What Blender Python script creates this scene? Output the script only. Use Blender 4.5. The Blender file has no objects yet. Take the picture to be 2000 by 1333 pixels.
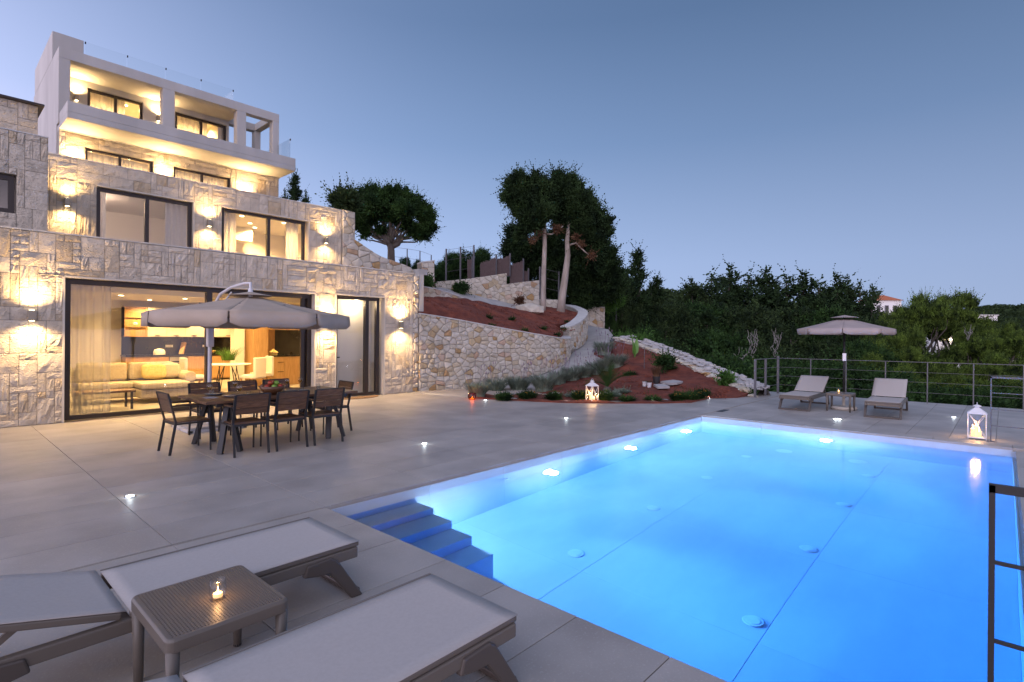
import bpy, bmesh, math, random
from mathutils import Vector, Matrix, noise
from mathutils.geometry import delaunay_2d_cdt
rnd = random.Random(7)
sc = bpy.context.scene
col = sc.collection
PI = math.pi
# ------------------------------------------------------------------ camera
F = 1055.0; H = 1.6; CY = 657.7; A = math.radians(42.35); RR = 0.0081
VIEW = Vector((math.cos(A), math.sin(A), 0)); E1 = Vector((math.sin(A), -math.cos(A), 0)); ZU = Vector((0, 0, 1))
RIGHT = math.cos(RR) * E1 + math.sin(RR) * ZU
UP = -math.sin(RR) * E1 + math.cos(RR) * ZU
CAM = Vector((0, 0, H))
cam = bpy.data.cameras.new('camera'); camo = bpy.data.objects.new('camera', cam); col.objects.link(camo)
m = Matrix((RIGHT, UP, -VIEW)).transposed().to_4x4(); m.translation = CAM
camo.matrix_world = m
cam.sensor_width = 36; cam.lens = F / 2000 * 36; cam.shift_y = -(666.67 - CY) / 2000
cam.clip_start = 0.05; cam.clip_end = 6000
sc.camera = camo
# ------------------------------------------------------------------ world: dusk sky
w = bpy.data.worlds.new('World'); sc.world = w; w.use_nodes = True
nt = w.node_tree; nt.nodes.clear()
N = nt.nodes.new; L = nt.links.new
wo = N('ShaderNodeOutputWorld'); bg = N('ShaderNodeBackground'); L(bg.outputs[0], wo.inputs[0])
tc = N('ShaderNodeTexCoord'); sx = N('ShaderNodeSeparateXYZ'); L(tc.outputs['Generated'], sx.inputs[0])
rp = N('ShaderNodeValToRGB'); L(sx.outputs['Z'], rp.inputs[0])
rp.color_ramp.elements[0].position = 0.0; rp.color_ramp.elements[0].color = (0.285, 0.36, 0.535, 1)
rp.color_ramp.elements[1].position = 0.75; rp.color_ramp.elements[1].color = (0.042, 0.078, 0.16, 1)
e = rp.color_ramp.elements.new(0.13); e.color = (0.24, 0.32, 0.505, 1)
e = rp.color_ramp.elements.new(0.33); e.color = (0.125, 0.197, 0.345, 1)
e = rp.color_ramp.elements.new(0.5); e.color = (0.072, 0.125, 0.235, 1)
# the west, behind the camera, still holds the afterglow
AZ = N('ShaderNodeVectorMath'); AZ.operation = 'DOT_PRODUCT'; L(tc.outputs['Generated'], AZ.inputs[0])
GL = (-VIEW + E1 * -0.55).normalized(); AZ.inputs[1].default_value = (GL.x, GL.y, 0.12)
gr = N('ShaderNodeMapRange'); gr.interpolation_type = 'SMOOTHERSTEP'; L(AZ.outputs['Value'], gr.inputs[0])
gr.inputs[1].default_value = -1.0; gr.inputs[2].default_value = 1.0
gr.inputs[3].default_value = 0.0; gr.inputs[4].default_value = 1.0
mx = N('ShaderNodeMix'); mx.data_type = 'RGBA'; mx.blend_type = 'MIX'
gl = N('ShaderNodeMix'); gl.data_type = 'RGBA'; gl.blend_type = 'MULTIPLY'; gl.inputs[0].default_value = 1
L(rp.outputs[0], gl.inputs[6]); gl.inputs[7].default_value = (4.9, 3.1, 2.5, 1)
L(gr.outputs[0], mx.inputs[0]); L(rp.outputs[0], mx.inputs[6]); L(gl.outputs[2], mx.inputs[7])
dl = N('ShaderNodeVectorMath'); dl.operation = 'DOT_PRODUCT'; L(tc.outputs['Generated'], dl.inputs[0]); dl.inputs[1].default_value = tuple(-E1)
lr = N('ShaderNodeMapRange'); L(dl.outputs['Value'], lr.inputs[0]); lr.inputs[1].default_value = -.7; lr.inputs[2].default_value = .9; lr.inputs[3].default_value = .88; lr.inputs[4].default_value = 1.42
ml = N('ShaderNodeVectorMath'); ml.operation = 'SCALE'; L(mx.outputs[2], ml.inputs[0]); L(lr.outputs[0], ml.inputs['Scale']); L(ml.outputs[0], bg.inputs[0]); bg.inputs[1].default_value = 1.0
# soft last light from the west
sun = bpy.data.lights.new('sun', 'SUN'); sun.energy = 0.6; sun.angle = math.radians(60); sun.color = (0.97, 0.90, 1.0)
so = bpy.data.objects.new('sun', sun); col.objects.link(so)
d = (VIEW * 1.0 + E1 * 0.35 - ZU * 0.75).normalized(); so.rotation_euler = d.to_track_quat('-Z', 'Y').to_euler()
sc.view_settings.view_transform = 'Standard'; sc.view_settings.look = 'None'
sc.view_settings.exposure = 0.58; sc.view_settings.gamma = 1.0; sc.view_settings.use_curve_mapping = False
sc.render.engine = 'CYCLES'
cy = sc.cycles; cy.use_denoising = True; cy.sample_clamp_indirect = 4.0; cy.max_bounces = 9; cy.transparent_max_bounces = 24
cy.caustics_reflective = False
try:
    cy.denoising_input_passes = 'RGB_ALBEDO_NORMAL'
except Exception:
    pass

# ------------------------------------------------------------------ geometry helpers
def ray(px, py): return VIEW + (px - 1000) / F * RIGHT + (CY - py) / F * UP
def G(px, py, z=0.0):
    r = ray(px, py); return CAM + r * ((z - H) / r.z)
def PY(px, py, y):
    r = ray(px, py); return CAM + r * (y / r.y)
def PD(px, py, dd): return CAM + ray(px, py) * dd
def proj(p):
    p = Vector(p) - CAM; dd = p.dot(VIEW); return 1000 + F * p.dot(RIGHT) / dd, CY - F * p.dot(UP) / dd, dd
def V(*a): return Vector(a)

class MB:
    def __init__(s): s.v = []; s.f = []; s.tone = []; s.t = 0.0
    def add(s, vs, fs, M=None):
        n = len(s.v)
        s.v += [tuple(M @ Vector(p)) if M else tuple(p) for p in vs]
        s.f += [tuple(i + n for i in f) for f in fs]
        s.tone += [s.t] * len(vs)
    def box(s, a, b, M=None):
        x0, y0, z0 = a; x1, y1, z1 = b
        s.add([(x0,y0,z0),(x1,y0,z0),(x1,y1,z0),(x0,y1,z0),(x0,y0,z1),(x1,y0,z1),(x1,y1,z1),(x0,y1,z1)],
              [(3,2,1,0),(4,5,6,7),(0,1,5,4),(1,2,6,5),(2,3,7,6),(3,0,4,7)], M)
    def bar(s, p, q, wx, wz, up=ZU):
        p = Vector(p); q = Vector(q); dd = (q - p); ln = dd.length; dd.normalize()
        up = Vector(up)
        if abs(dd.dot(up)) > .98: up = Vector((1, 0, 0))
        sd = dd.cross(up).normalized(); u2 = sd.cross(dd)
        M = Matrix((sd, dd, u2)).transposed().to_4x4(); M.translation = p
        s.box((-wx/2, 0, -wz/2), (wx/2, ln, wz/2), M)
    def tube(s, pts, rad, n=8, cap=True):
        pts = [Vector(p) for p in pts]
        rs = rad if isinstance(rad, (list, tuple)) else [rad] * len(pts)
        base = len(s.v); ref = None; fs = []; vs = []
        for i, p in enumerate(pts):
            dd = (pts[min(i+1, len(pts)-1)] - pts[max(i-1, 0)])
            if dd.length < 1e-9: dd = Vector((0,0,1))
            dd.normalize()
            if ref is None: ref = Vector((1,0,0)) if abs(dd.x) < .9 else Vector((0,1,0))
            a = dd.cross(ref).normalized(); b = dd.cross(a); ref = b.cross(dd) * -1 if False else ref
            for k in range(n):
                t = 2*PI*k/n; vs.append(p + (a*math.cos(t) + b*math.sin(t))*rs[i])
        for i in range(len(pts)-1):
            for k in range(n):
                fs.append((i*n+k, (i)*n+(k+1)%n, (i+1)*n+(k+1)%n, (i+1)*n+k))
        if cap: fs.append(tuple(range(n-1, -1, -1))); fs.append(tuple((len(pts)-1)*n+k for k in range(n)))
        s.add(vs, fs)
    def lathe(s, prof, c=(0,0,0), n=20):
        vs = []; fs = []; c = Vector(c)
        for r, z in prof:
            for k in range(n):
                t = 2*PI*k/n; vs.append(c + Vector((r*math.cos(t), r*math.sin(t), z)))
        for i in range(len(prof)-1):
            for k in range(n): fs.append((i*n+k, i*n+(k+1)%n, (i+1)*n+(k+1)%n, (i+1)*n+k))
        s.add(vs, fs)
    def prism(s, poly, z0, z1, M=None):
        n = len(poly)
        vs = [(x, y, z0) for x, y in poly] + [(x, y, z1) for x, y in poly]
        fs = [tuple(range(n-1, -1, -1)), tuple(range(n, 2*n))] + [(k, (k+1)%n, n+(k+1)%n, n+k) for k in range(n)]
        s.add(vs, fs, M)
    def mesh(s, name, mat, smooth=False):
        me = bpy.data.meshes.new(name); me.from_pydata(s.v, [], s.f)
        if any(s.tone):
            at = me.attributes.new('tone', 'FLOAT', 'POINT'); at.data.foreach_set('value', s.tone)
        if mat: me.materials.append(mat)
        if smooth: me.shade_smooth()
        me.update(); return me
    def build(s, name, mat, parent=None, smooth=False, bevel=0, loc=None):
        o = bpy.data.objects.new(name, s.mesh(name, mat, smooth)); col.objects.link(o)
        if parent: o.parent = parent
        if loc: o.location = loc
        if bevel:
            b = o.modifiers.new('bevel', 'BEVEL'); b.width = bevel; b.segments = 2; b.limit_method = 'ANGLE'; b.angle_limit = math.radians(40)
        return o

def link(me, name, parent=None, loc=(0,0,0), rot=(0,0,0), scale=(1,1,1)):
    o = bpy.data.objects.new(name, me); col.objects.link(o); o.location = loc; o.rotation_euler = rot; o.scale = scale
    if parent: o.parent = parent
    return o
def empty(name, loc=(0,0,0), rz=0.0):
    o = bpy.data.objects.new(name, None); col.objects.link(o); o.location = loc; o.rotation_euler = (0,0,rz); o.empty_display_size = .1
    return o
def tag(o, label=None, cat=None, group=None, kind=None):
    if label: o['label'] = label
    if cat: o['category'] = cat
    if group: o['group'] = group
    if kind: o['kind'] = kind
    return o
def thing(name, label, cat, loc=(0,0,0), rz=0.0, group=None): return tag(empty(name, loc, rz), label, cat, group)
def copy_tree(o, label=None, loc=None, rz=None, parent=None):
    c = o.copy(); col.objects.link(c)
    if parent: c.parent = parent
    if label: c['label'] = label
    if loc is not None: c.location = loc
    if rz is not None: c.rotation_euler = (0, 0, rz)
    for ch in list(o.children): copy_tree(ch, parent=c)
    return c
def light(name, kind, loc, energy, color, parent=None, **k):
    l = bpy.data.lights.new(name, kind); l.energy = energy; l.color = color
    o = bpy.data.objects.new(name, l); col.objects.link(o); o.location = loc
    if 'dir' in k: o.rotation_euler = Vector(k.pop('dir')).to_track_quat('-Z', 'Y').to_euler()
    for kk, vv in k.items(): setattr(l, kk, vv)
    if parent: o.parent = parent
    return o

# ------------------------------------------------------------------ materials
def mat(name, c1, c2=None, rough=.6, scale=6, bump=0, bscale=None, metal=0, rand=0, spec=.5, stretch=(1,1,1), detail=5,
        emit=None, estr=0, flecks=0, trans=0, coat=0):
    m = bpy.data.materials.new(name); m.use_nodes = True; nt = m.node_tree; n = nt.nodes; l = nt.links
    b = n['Principled BSDF']; b.inputs['Roughness'].default_value = rough; b.inputs['Metallic'].default_value = metal
    b.inputs['Specular IOR Level'].default_value = spec
    if coat: b.inputs['Coat Weight'].default_value = coat
    geo = n.new('ShaderNodeNewGeometry'); mp = n.new('ShaderNodeMapping'); l.new(geo.outputs['Position'], mp.inputs[0]); mp.inputs['Scale'].default_value = stretch
    out = None
    if c2 is not None:
        no = n.new('ShaderNodeTexNoise'); no.inputs['Scale'].default_value = scale; no.inputs['Detail'].default_value = detail
        l.new(mp.outputs[0], no.inputs[0])
        r = n.new('ShaderNodeValToRGB'); l.new(no.outputs[0], r.inputs[0])
        r.color_ramp.elements[0].position = .35; r.color_ramp.elements[1].position = .65
        r.color_ramp.elements[0].color = (*c1, 1); r.color_ramp.elements[1].color = (*c2, 1); out = r.outputs[0]
    else:
        rg = n.new('ShaderNodeRGB'); rg.outputs[0].default_value = (*c1, 1); out = rg.outputs[0]
    if flecks:
        nf = n.new('ShaderNodeTexNoise'); nf.inputs['Scale'].default_value = 70; nf.inputs['Detail'].default_value = 2; l.new(geo.outputs['Position'], nf.inputs[0])
        mr = n.new('ShaderNodeMapRange'); l.new(nf.outputs[0], mr.inputs[0]); mr.inputs[1].default_value = .58; mr.inputs[2].default_value = .72
        mr.inputs[3].default_value = 0; mr.inputs[4].default_value = flecks
        mm = n.new('ShaderNodeMix'); mm.data_type = 'RGBA'; l.new(mr.outputs[0], mm.inputs[0]); l.new(out, mm.inputs[6]); mm.inputs[7].default_value = (.55,.53,.5,1); out = mm.outputs[2]
    if rand:
        oi = n.new('ShaderNodeObjectInfo'); at = n.new('ShaderNodeAttribute'); at.attribute_name = 'tone'
        ad = n.new('ShaderNodeMath'); ad.operation = 'ADD'; l.new(oi.outputs['Random'], ad.inputs[0]); l.new(at.outputs['Fac'], ad.inputs[1])
        fr = n.new('ShaderNodeMath'); fr.operation = 'FRACT'; l.new(ad.outputs[0], fr.inputs[0])
        mr = n.new('ShaderNodeMapRange'); l.new(fr.outputs[0], mr.inputs[0]); mr.inputs[3].default_value = 1-rand; mr.inputs[4].default_value = 1+rand
        hs = n.new('ShaderNodeHueSaturation'); l.new(mr.outputs[0], hs.inputs['Value']); l.new(out, hs.inputs['Color']); out = hs.outputs[0]
    l.new(out, b.inputs['Base Color'])
    if bump:
        nb = n.new('ShaderNodeTexNoise'); nb.inputs['Scale'].default_value = bscale or scale*3; nb.inputs['Detail'].default_value = 6
        l.new(mp.outputs[0], nb.inputs[0]); bp = n.new('ShaderNodeBump'); bp.inputs['Strength'].default_value = .9; bp.inputs['Distance'].default_value = bump
        l.new(nb.outputs[0], bp.inputs['Height']); l.new(bp.outputs[0], b.inputs['Normal'])
    if emit: b.inputs['Emission Color'].default_value = (*emit, 1); b.inputs['Emission Strength'].default_value = estr
    if trans: # thin translucent sheet
        tl = n.new('ShaderNodeBsdfTranslucent'); l.new(out, tl.inputs[0]); ms = n.new('ShaderNodeMixShader'); ms.inputs[0].default_value = trans
        l.new(b.outputs[0], ms.inputs[1]); l.new(tl.outputs[0], ms.inputs[2]); l.new(ms.outputs[0], n['Material Output'].inputs[0])
    return m

def ramp_mat(name, stops, rough=.8, bump=.01, bscale=14, stretch=(1,1,1), ridged=False):
    m = bpy.data.materials.new(name); m.use_nodes = True; nt = m.node_tree; n = nt.nodes; l = nt.links
    b = n['Principled BSDF']; b.inputs['Roughness'].default_value = rough; b.inputs['Specular IOR Level'].default_value = .25
    geo = n.new('ShaderNodeNewGeometry'); oi = n.new('ShaderNodeObjectInfo'); at = n.new('ShaderNodeAttribute'); at.attribute_name = 'tone'
    mp = n.new('ShaderNodeMapping'); l.new(geo.outputs['Position'], mp.inputs[0]); mp.inputs['Scale'].default_value = stretch
    ad = n.new('ShaderNodeMath'); ad.operation = 'ADD'; l.new(oi.outputs['Random'], ad.inputs[0]); l.new(at.outputs['Fac'], ad.inputs[1])
    fr = n.new('ShaderNodeMath'); fr.operation = 'FRACT'; l.new(ad.outputs[0], fr.inputs[0])
    r = n.new('ShaderNodeValToRGB'); l.new(fr.outputs[0], r.inputs[0]); els = r.color_ramp.elements
    els[0].position = stops[0][0]; els[0].color = (*stops[0][1], 1); els[1].position = stops[-1][0]; els[1].color = (*stops[-1][1], 1)
    for p, c in stops[1:-1]: els.new(p).color = (*c, 1)
    no = n.new('ShaderNodeTexNoise'); no.inputs['Scale'].default_value = 5; no.inputs['Detail'].default_value = 8; l.new(geo.outputs['Position'], no.inputs[0])
    mr = n.new('ShaderNodeMapRange'); l.new(no.outputs[0], mr.inputs[0]); mr.inputs[1].default_value = .3; mr.inputs[2].default_value = .7; mr.inputs[3].default_value = .82; mr.inputs[4].default_value = 1.13
    hs = n.new('ShaderNodeHueSaturation'); l.new(mr.outputs[0], hs.inputs['Value']); l.new(r.outputs[0], hs.inputs['Color']); l.new(hs.outputs[0], b.inputs['Base Color'])
    nb = n.new('ShaderNodeTexNoise'); nb.inputs['Scale'].default_value = bscale; nb.inputs['Detail'].default_value = 5; nb.inputs['Distortion'].default_value = .8 if ridged else 0
    if ridged: nb.noise_type = 'RIDGED_MULTIFRACTAL'; nb.inputs['Roughness'].default_value = .5; nb.inputs['Detail'].default_value = 4
    l.new(mp.outputs[0], nb.inputs[0]); bp = n.new('ShaderNodeBump'); bp.inputs['Strength'].default_value = 1; bp.inputs['Distance'].default_value = bump
    l.new(nb.outputs[0], bp.inputs['Height']); l.new(bp.outputs[0], b.inputs['Normal'])
    return m

def glass_mat(name, tint=(.97,.98,.98), f0=.05, boost=1.0, rough=0.0):
    m = bpy.data.materials.new(name); m.use_nodes = True; nt = m.node_tree; n = nt.nodes; l = nt.links; n.clear()
    o = n.new('ShaderNodeOutputMaterial'); t = n.new('ShaderNodeBsdfTransparent'); t.inputs[0].default_value = (*tint, 1)
    g = n.new('ShaderNodeBsdfGlossy'); g.inputs['Roughness'].default_value = rough
    lw = n.new('ShaderNodeLayerWeight'); pw = n.new('ShaderNodeMath'); pw.operation = 'POWER'; l.new(lw.outputs['Facing'], pw.inputs[0]); pw.inputs[1].default_value = 4.5
    ma = n.new('ShaderNodeMath'); ma.operation = 'MULTIPLY_ADD'; ma.use_clamp = True; l.new(pw.outputs[0], ma.inputs[0]); ma.inputs[1].default_value = .9*boost; ma.inputs[2].default_value = f0
    ms = n.new('ShaderNodeMixShader'); l.new(ma.outputs[0], ms.inputs[0]); l.new(t.outputs[0], ms.inputs[1]); l.new(g.outputs[0], ms.inputs[2]); l.new(ms.outputs[0], o.inputs[0])
    return m

M = {}
CREAM = [(0, (.54,.47,.375)), (.2, (.58,.51,.41)), (.4, (.51,.45,.365)), (.6, (.60,.53,.43)), (.8, (.55,.485,.39)), (.92, (.50,.40,.27)), (1, (.56,.50,.42))]
M['clad'] = ramp_mat('split_face_stone', CREAM, .85, .024, 24, (.8, 1, 1.9), True)
RUB = [(0, (.56,.51,.42)), (.25, (.62,.575,.49)), (.45, (.49,.45,.37)), (.66, (.57,.51,.41)), (.8, (.50,.41,.27)), (.88, (.42,.27,.12)), (.93, (.48,.35,.26)), (1, (.58,.53,.45))]
M['rubble'] = ramp_mat('rubble_stone', RUB, .85, .02, 13)
M['mortar'] = mat('mortar', (.28,.255,.215), (.35,.32,.27), .95, 10, .01)
M['capstone'] = mat('pale_coping', (.50,.49,.46), (.60,.58,.54), .85, 4, .006, 18)
M['plaster'] = mat('painted_plaster', (.40,.385,.36), (.48,.465,.435), .8, 1.3, .002, 40, stretch=(1,1,.3), detail=9)
M['reveal'] = mat('reveal_stone', (.55,.50,.42), (.60,.55,.47), .8, 3, .003, 30)
M['white'] = mat('white_paint', (.78,.76,.72), None, .7)
M['iwall'] = mat('interior_plaster', (.74,.70,.63), None, .8)
M['ifloor'] = mat('interior_floor_tile', (.42,.38,.33), (.48,.44,.38), .35, 2)
M['frame'] = mat('bronze_aluminium', (.035,.027,.024), None, .38, metal=.3)
M['tile'] = mat('porcelain_paver', (.315,.285,.255), (.42,.383,.345), .48, 1.5, .0015, 60, rand=.08, flecks=.35, detail=10)
M['grout'] = mat('paver_joint', (.46,.41,.35), (.34,.30,.26), .9, 2)
M['ptile'] = mat('pool_tile', (.50,.52,.54), (.57,.585,.60), .6, 1.3, .001, 40, rand=.03, stretch=(1,2,1))
M['pgrout'] = mat('pool_grout', (.58,.595,.61), None, .9)
M['soil'] = mat('red_earth', (.115,.027,.015), (.20,.052,.027), .97, 3.2, .05, 12, detail=9)
M['concrete'] = mat('ramp_concrete', (.36,.345,.325), (.47,.45,.42), .9, 1.5, .006, 20, detail=8)
M['ground'] = mat('wooded_slope_earth', (.022,.030,.014), (.04,.045,.022), .98, 1.5, .1, 5)
M['black'] = mat('black_metal', (.022,.021,.022), None, .45, metal=.2)
M['rail'] = mat('grey_painted_steel', (.12,.115,.125), None, .5)
M['wood'] = mat('teak_slat', (.075,.037,.019), (.145,.072,.036), .45, 9, .001, 50, stretch=(1,1,6), rand=.18)
M['resin'] = mat('taupe_resin', (.135,.112,.09), None, .42)
M['resin_dk'] = mat('dark_taupe_resin', (.085,.068,.056), None, .42)
M['sling'] = mat('sling_fabric', (.45,.41,.375), (.475,.435,.40), .75, 60, .0008, 260)
M['sling_edge'] = mat('sling_hem', (.20,.18,.16), None, .8)
M['canopy'] = mat('taupe_canvas', (.45,.36,.275), (.49,.395,.31), .85, 4, .0008, 200, trans=.12)
M['canopy2'] = mat('sand_canvas', (.42,.35,.32), (.46,.385,.35), .85, 4, .0008, 200, trans=.15)
M['pole'] = mat('white_pole', (.62,.61,.63), None, .35)
M['glass'] = glass_mat('window_glass', (.95,.96,.95), .085, 1.0)
M['clear'] = glass_mat('clear_glass', (.97,.98,.98), .045, .8)
def sheer(name, c, tr):
    m = mat(name, c, None, .9, trans=.5); n = m.node_tree.nodes; l = m.node_tree.links; o = n['Material Output']; src = o.inputs[0].links[0].from_socket
    t = n.new('ShaderNodeBsdfTransparent'); x = n.new('ShaderNodeMixShader'); x.inputs[0].default_value = tr; l.new(src, x.inputs[1]); l.new(t.outputs[0], x.inputs[2]); l.new(x.outputs[0], o.inputs[0]); return m
M['sheer'] = sheer('sheer_voile', (.5,.5,.5), .58)
M['curtain'] = mat('linen_curtain', (.62,.60,.58), (.66,.64,.62), .9, 20, trans=.45)
M['oak'] = mat('oak_veneer', (.40,.235,.10), (.50,.31,.14), .5, 6, 0, stretch=(6,6,.7))
M['marble'] = mat('black_marble', (.012,.012,.014), (.02,.02,.022), .12, 3)
M['cab'] = mat('white_cabinet', (.72,.68,.60), None, .3)
M['sofa'] = mat('beige_upholstery', (.42,.36,.27), (.47,.41,.31), .9, 30, .002, 120)
M['yellow'] = mat('yellow_cushion', (.55,.42,.15), (.62,.50,.24), .9, 25, .004, 30)
M['steel'] = mat('brushed_steel', (.5,.5,.5), None, .3, metal=.9)
M['sconce'] = mat('sconce_metal', (.30,.26,.20), None, .4, metal=.5)
M['emw'] = mat('warm_lamp', (.9,.8,.6), emit=(1,.78,.42), estr=14)
M['emc'] = mat('cool_lamp', (.9,.9,1), emit=(.85,.93,1), estr=16)
M['flame'] = mat('candle_flame', (1,.7,.3), emit=(1,.55,.16), estr=16)
M['wax'] = mat('candle_wax', (.8,.65,.42), emit=(1,.5,.16), estr=.9)
M['bark'] = mat('pale_bark', (.26,.22,.18), (.40,.34,.29), .95, 5, .03, 14, stretch=(1,1,.3))
M['dbark'] = mat('dark_bark', (.07,.055,.045), (.13,.11,.09), .95, 6, .02, 14, stretch=(1,1,.3))
M['dead'] = mat('bleached_deadwood', (.20,.185,.17), (.26,.24,.22), .95, 6)
def leafmat(name, a, b, sc_=2.2): return mat(name, a, b, .75, sc_, rand=.22, trans=.22, spec=.2)
M['cyp'] = leafmat('conifer_needles', (.009,.021,.009), (.038,.072,.021), 1.5)
M['jun'] = leafmat('juniper_sprays', (.009,.020,.008), (.052,.084,.025), 1.6)
M['pine'] = leafmat('pine_needles', (.014,.028,.008), (.145,.22,.035), 2.0)  # clump-to-clump needle tone, contrast widened to paint in missing self-shadow
M['brown'] = leafmat('withered_sprays', (.12,.06,.035), (.16,.09,.05))
M['broad'] = leafmat('broad_leaves', (.009,.026,.008), (.05,.105,.024), 1.6)
M['bright'] = leafmat('young_leaves', (.05,.12,.02), (.09,.19,.04))
M['lav'] = leafmat('lavender_leaves', (.17,.215,.165), (.26,.31,.235), 8)
M['lavf'] = mat('lavender_spikes', (.18,.14,.19), (.24,.18,.22), .9)
M['mari'] = mat('marigold_heads', (.45,.18,.02), (.5,.3,.03), .8, 30)
M['daisy'] = mat('white_flower_heads', (.6,.6,.5), None, .8)
M['hill'] = mat('far_wooded_hill', (.022,.04,.022), (.055,.085,.04), .98, .12, 2.0, .25, detail=8)
M['reed'] = mat('reed_screen', (.12,.085,.085), (.19,.14,.13), .95, 30, .01, 60, stretch=(3,3,.2))
M['red'] = mat('terracotta', (.40,.12,.05), (.50,.17,.08), .8, 8)
M['redap'] = mat('red_apple', (.42,.03,.02), (.30,.06,.02), .3, 12)
M['grap'] = mat('green_apple', (.20,.36,.05), None, .3)
M['bowl'] = mat('turned_wood', (.10,.045,.02), (.17,.08,.035), .35, 12)
M['plate'] = mat('dark_plate', (.14,.17,.22), None, .25)
M['napkin'] = mat('grey_napkin', (.30,.30,.33), None, .9)
M['wine'] = glass_mat('white_wine', (.95,.78,.35), .04, .5)
M['potb'] = mat('black_plastic', (.02,.02,.022), None, .5)
M['potw'] = mat('white_plastic', (.6,.6,.62), None, .5)
M['mat_'] = mat('coir', (.24,.14,.07), (.30,.18,.09), .98, 40, .006, 150)
M['lant'] = mat('white_lantern_metal', (.78,.75,.74), None, .45)
M['copper'] = glass_mat('amber_glass', (.75,.35,.15), .06, .6)
M['leafb'] = mat('banana_leaf', (.14,.30,.05), (.20,.38,.09), .5, 10, trans=.3)
M['gravelw'] = mat('pale_slab', (.40,.38,.36), (.50,.47,.45), .85, 6, .01, 20)

# water: clear, absorbs the red
mw = bpy.data.materials.new('pool_water'); mw.use_nodes = True; n = mw.node_tree.nodes; l = mw.node_tree.links; n.clear()
o_ = n.new('ShaderNodeOutputMaterial'); g_ = n.new('ShaderNodeBsdfGlass'); g_.inputs['IOR'].default_value = 1.333; g_.inputs['Roughness'].default_value = 0.02
g_.inputs[0].default_value = (.84,.92,1,1)
no_ = n.new('ShaderNodeTexNoise'); no_.inputs['Scale'].default_value = 2.2; no_.inputs['Detail'].default_value = 3
ge_ = n.new('ShaderNodeNewGeometry'); l.new(ge_.outputs['Position'], no_.inputs[0])
bp_ = n.new('ShaderNodeBump'); bp_.inputs['Distance'].default_value = .006; bp_.inputs['Strength'].default_value = .22; l.new(no_.outputs[0], bp_.inputs['Height']); l.new(bp_.outputs[0], g_.inputs['Normal'])
# surface: sharp refraction below, ripple-softened reflection above
rf_ = n.new('ShaderNodeBsdfRefraction'); rf_.inputs['IOR'].default_value = 1.333; rf_.inputs['Roughness'].default_value = .01; rf_.inputs[0].default_value = (.84,.92,1,1)
gs_ = n.new('ShaderNodeBsdfGlossy'); gs_.inputs['Roughness'].default_value = .13; fr_ = n.new('ShaderNodeFresnel'); fr_.inputs[0].default_value = 1.333
mm_ = n.new('ShaderNodeMixShader'); l.new(fr_.outputs[0], mm_.inputs[0]); l.new(rf_.outputs[0], mm_.inputs[1]); l.new(gs_.outputs[0], mm_.inputs[2])
for q_ in (rf_, gs_): l.new(bp_.outputs[0], q_.inputs['Normal'])
n.remove(g_); l.new(mm_.outputs[0], o_.inputs[0])
va = n.new('ShaderNodeVolumeAbsorption'); va.inputs[0].default_value = (.14,.66,.99,1); va.inputs[1].default_value = .62; l.new(va.outputs[0], o_.inputs['Volume'])
M['water'] = mw

# ------------------------------------------------------------------ ground
def sstep(a, b, x):
    t = min(1, max(0, (x-a)/(b-a))); return t*t*(3-2*t)
def lerp_tab(tab, x):
    if x <= tab[0][0]: return tab[0][1]
    for (a, b), (c, dd) in zip(tab, tab[1:]):
        if x <= c: return b + (dd-b)*(x-a)/(c-a)
    return tab[-1][1]
def gz(x, y):
    p = Vector((x, y, 0)); s = p.dot(VIEW); t = p.dot(E1); a = t/max(s, 1)
    lo = -3.2 - .04*max(0, min(s, 90)-15)
    hi = lerp_tab([(-.6, 6.5), (-.3, 5.2), (-.12, 3.9), (0, 3.2), (.1, 2.3), (.18, 1.0), (.24, -1.2), (.36, -3.2), (.5, -5)], a)
    hi = lo + (hi-lo)*(1 - sstep(45, 120, s)*.35)
    k = sstep(24.5, 28.5, s)
    z = lo + (max(hi, lo)-lo)*k
    return z + sstep(150, 600, s)*(6)
mb = MB(); ss = [-40, -10, 0, 8, 14, 18, 21, 23, 24.5, 25.5, 26.5, 27.5, 28.5, 30, 33, 37, 42, 50, 60, 75, 95, 120, 160, 230, 350, 600, 1200, 4000]
nt_ = 60
for s in ss:
    for k in range(nt_+1):
        a = -1.5 + 3.0*k/nt_; t = a*max(abs(s), 40) if s < 40 else a*s
        p = VIEW*s + E1*t
        mb.v.append((p.x, p.y, gz(p.x, p.y) if s > 8 else -3.2)); mb.tone.append(0)
for i in range(len(ss)-1):
    for k in range(nt_): mb.f.append((i*(nt_+1)+k, i*(nt_+1)+k+1, (i+1)*(nt_+1)+k+1, (i+1)*(nt_+1)+k))
tag(mb.build('ground', M['ground'], smooth=True), kind='structure')

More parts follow.
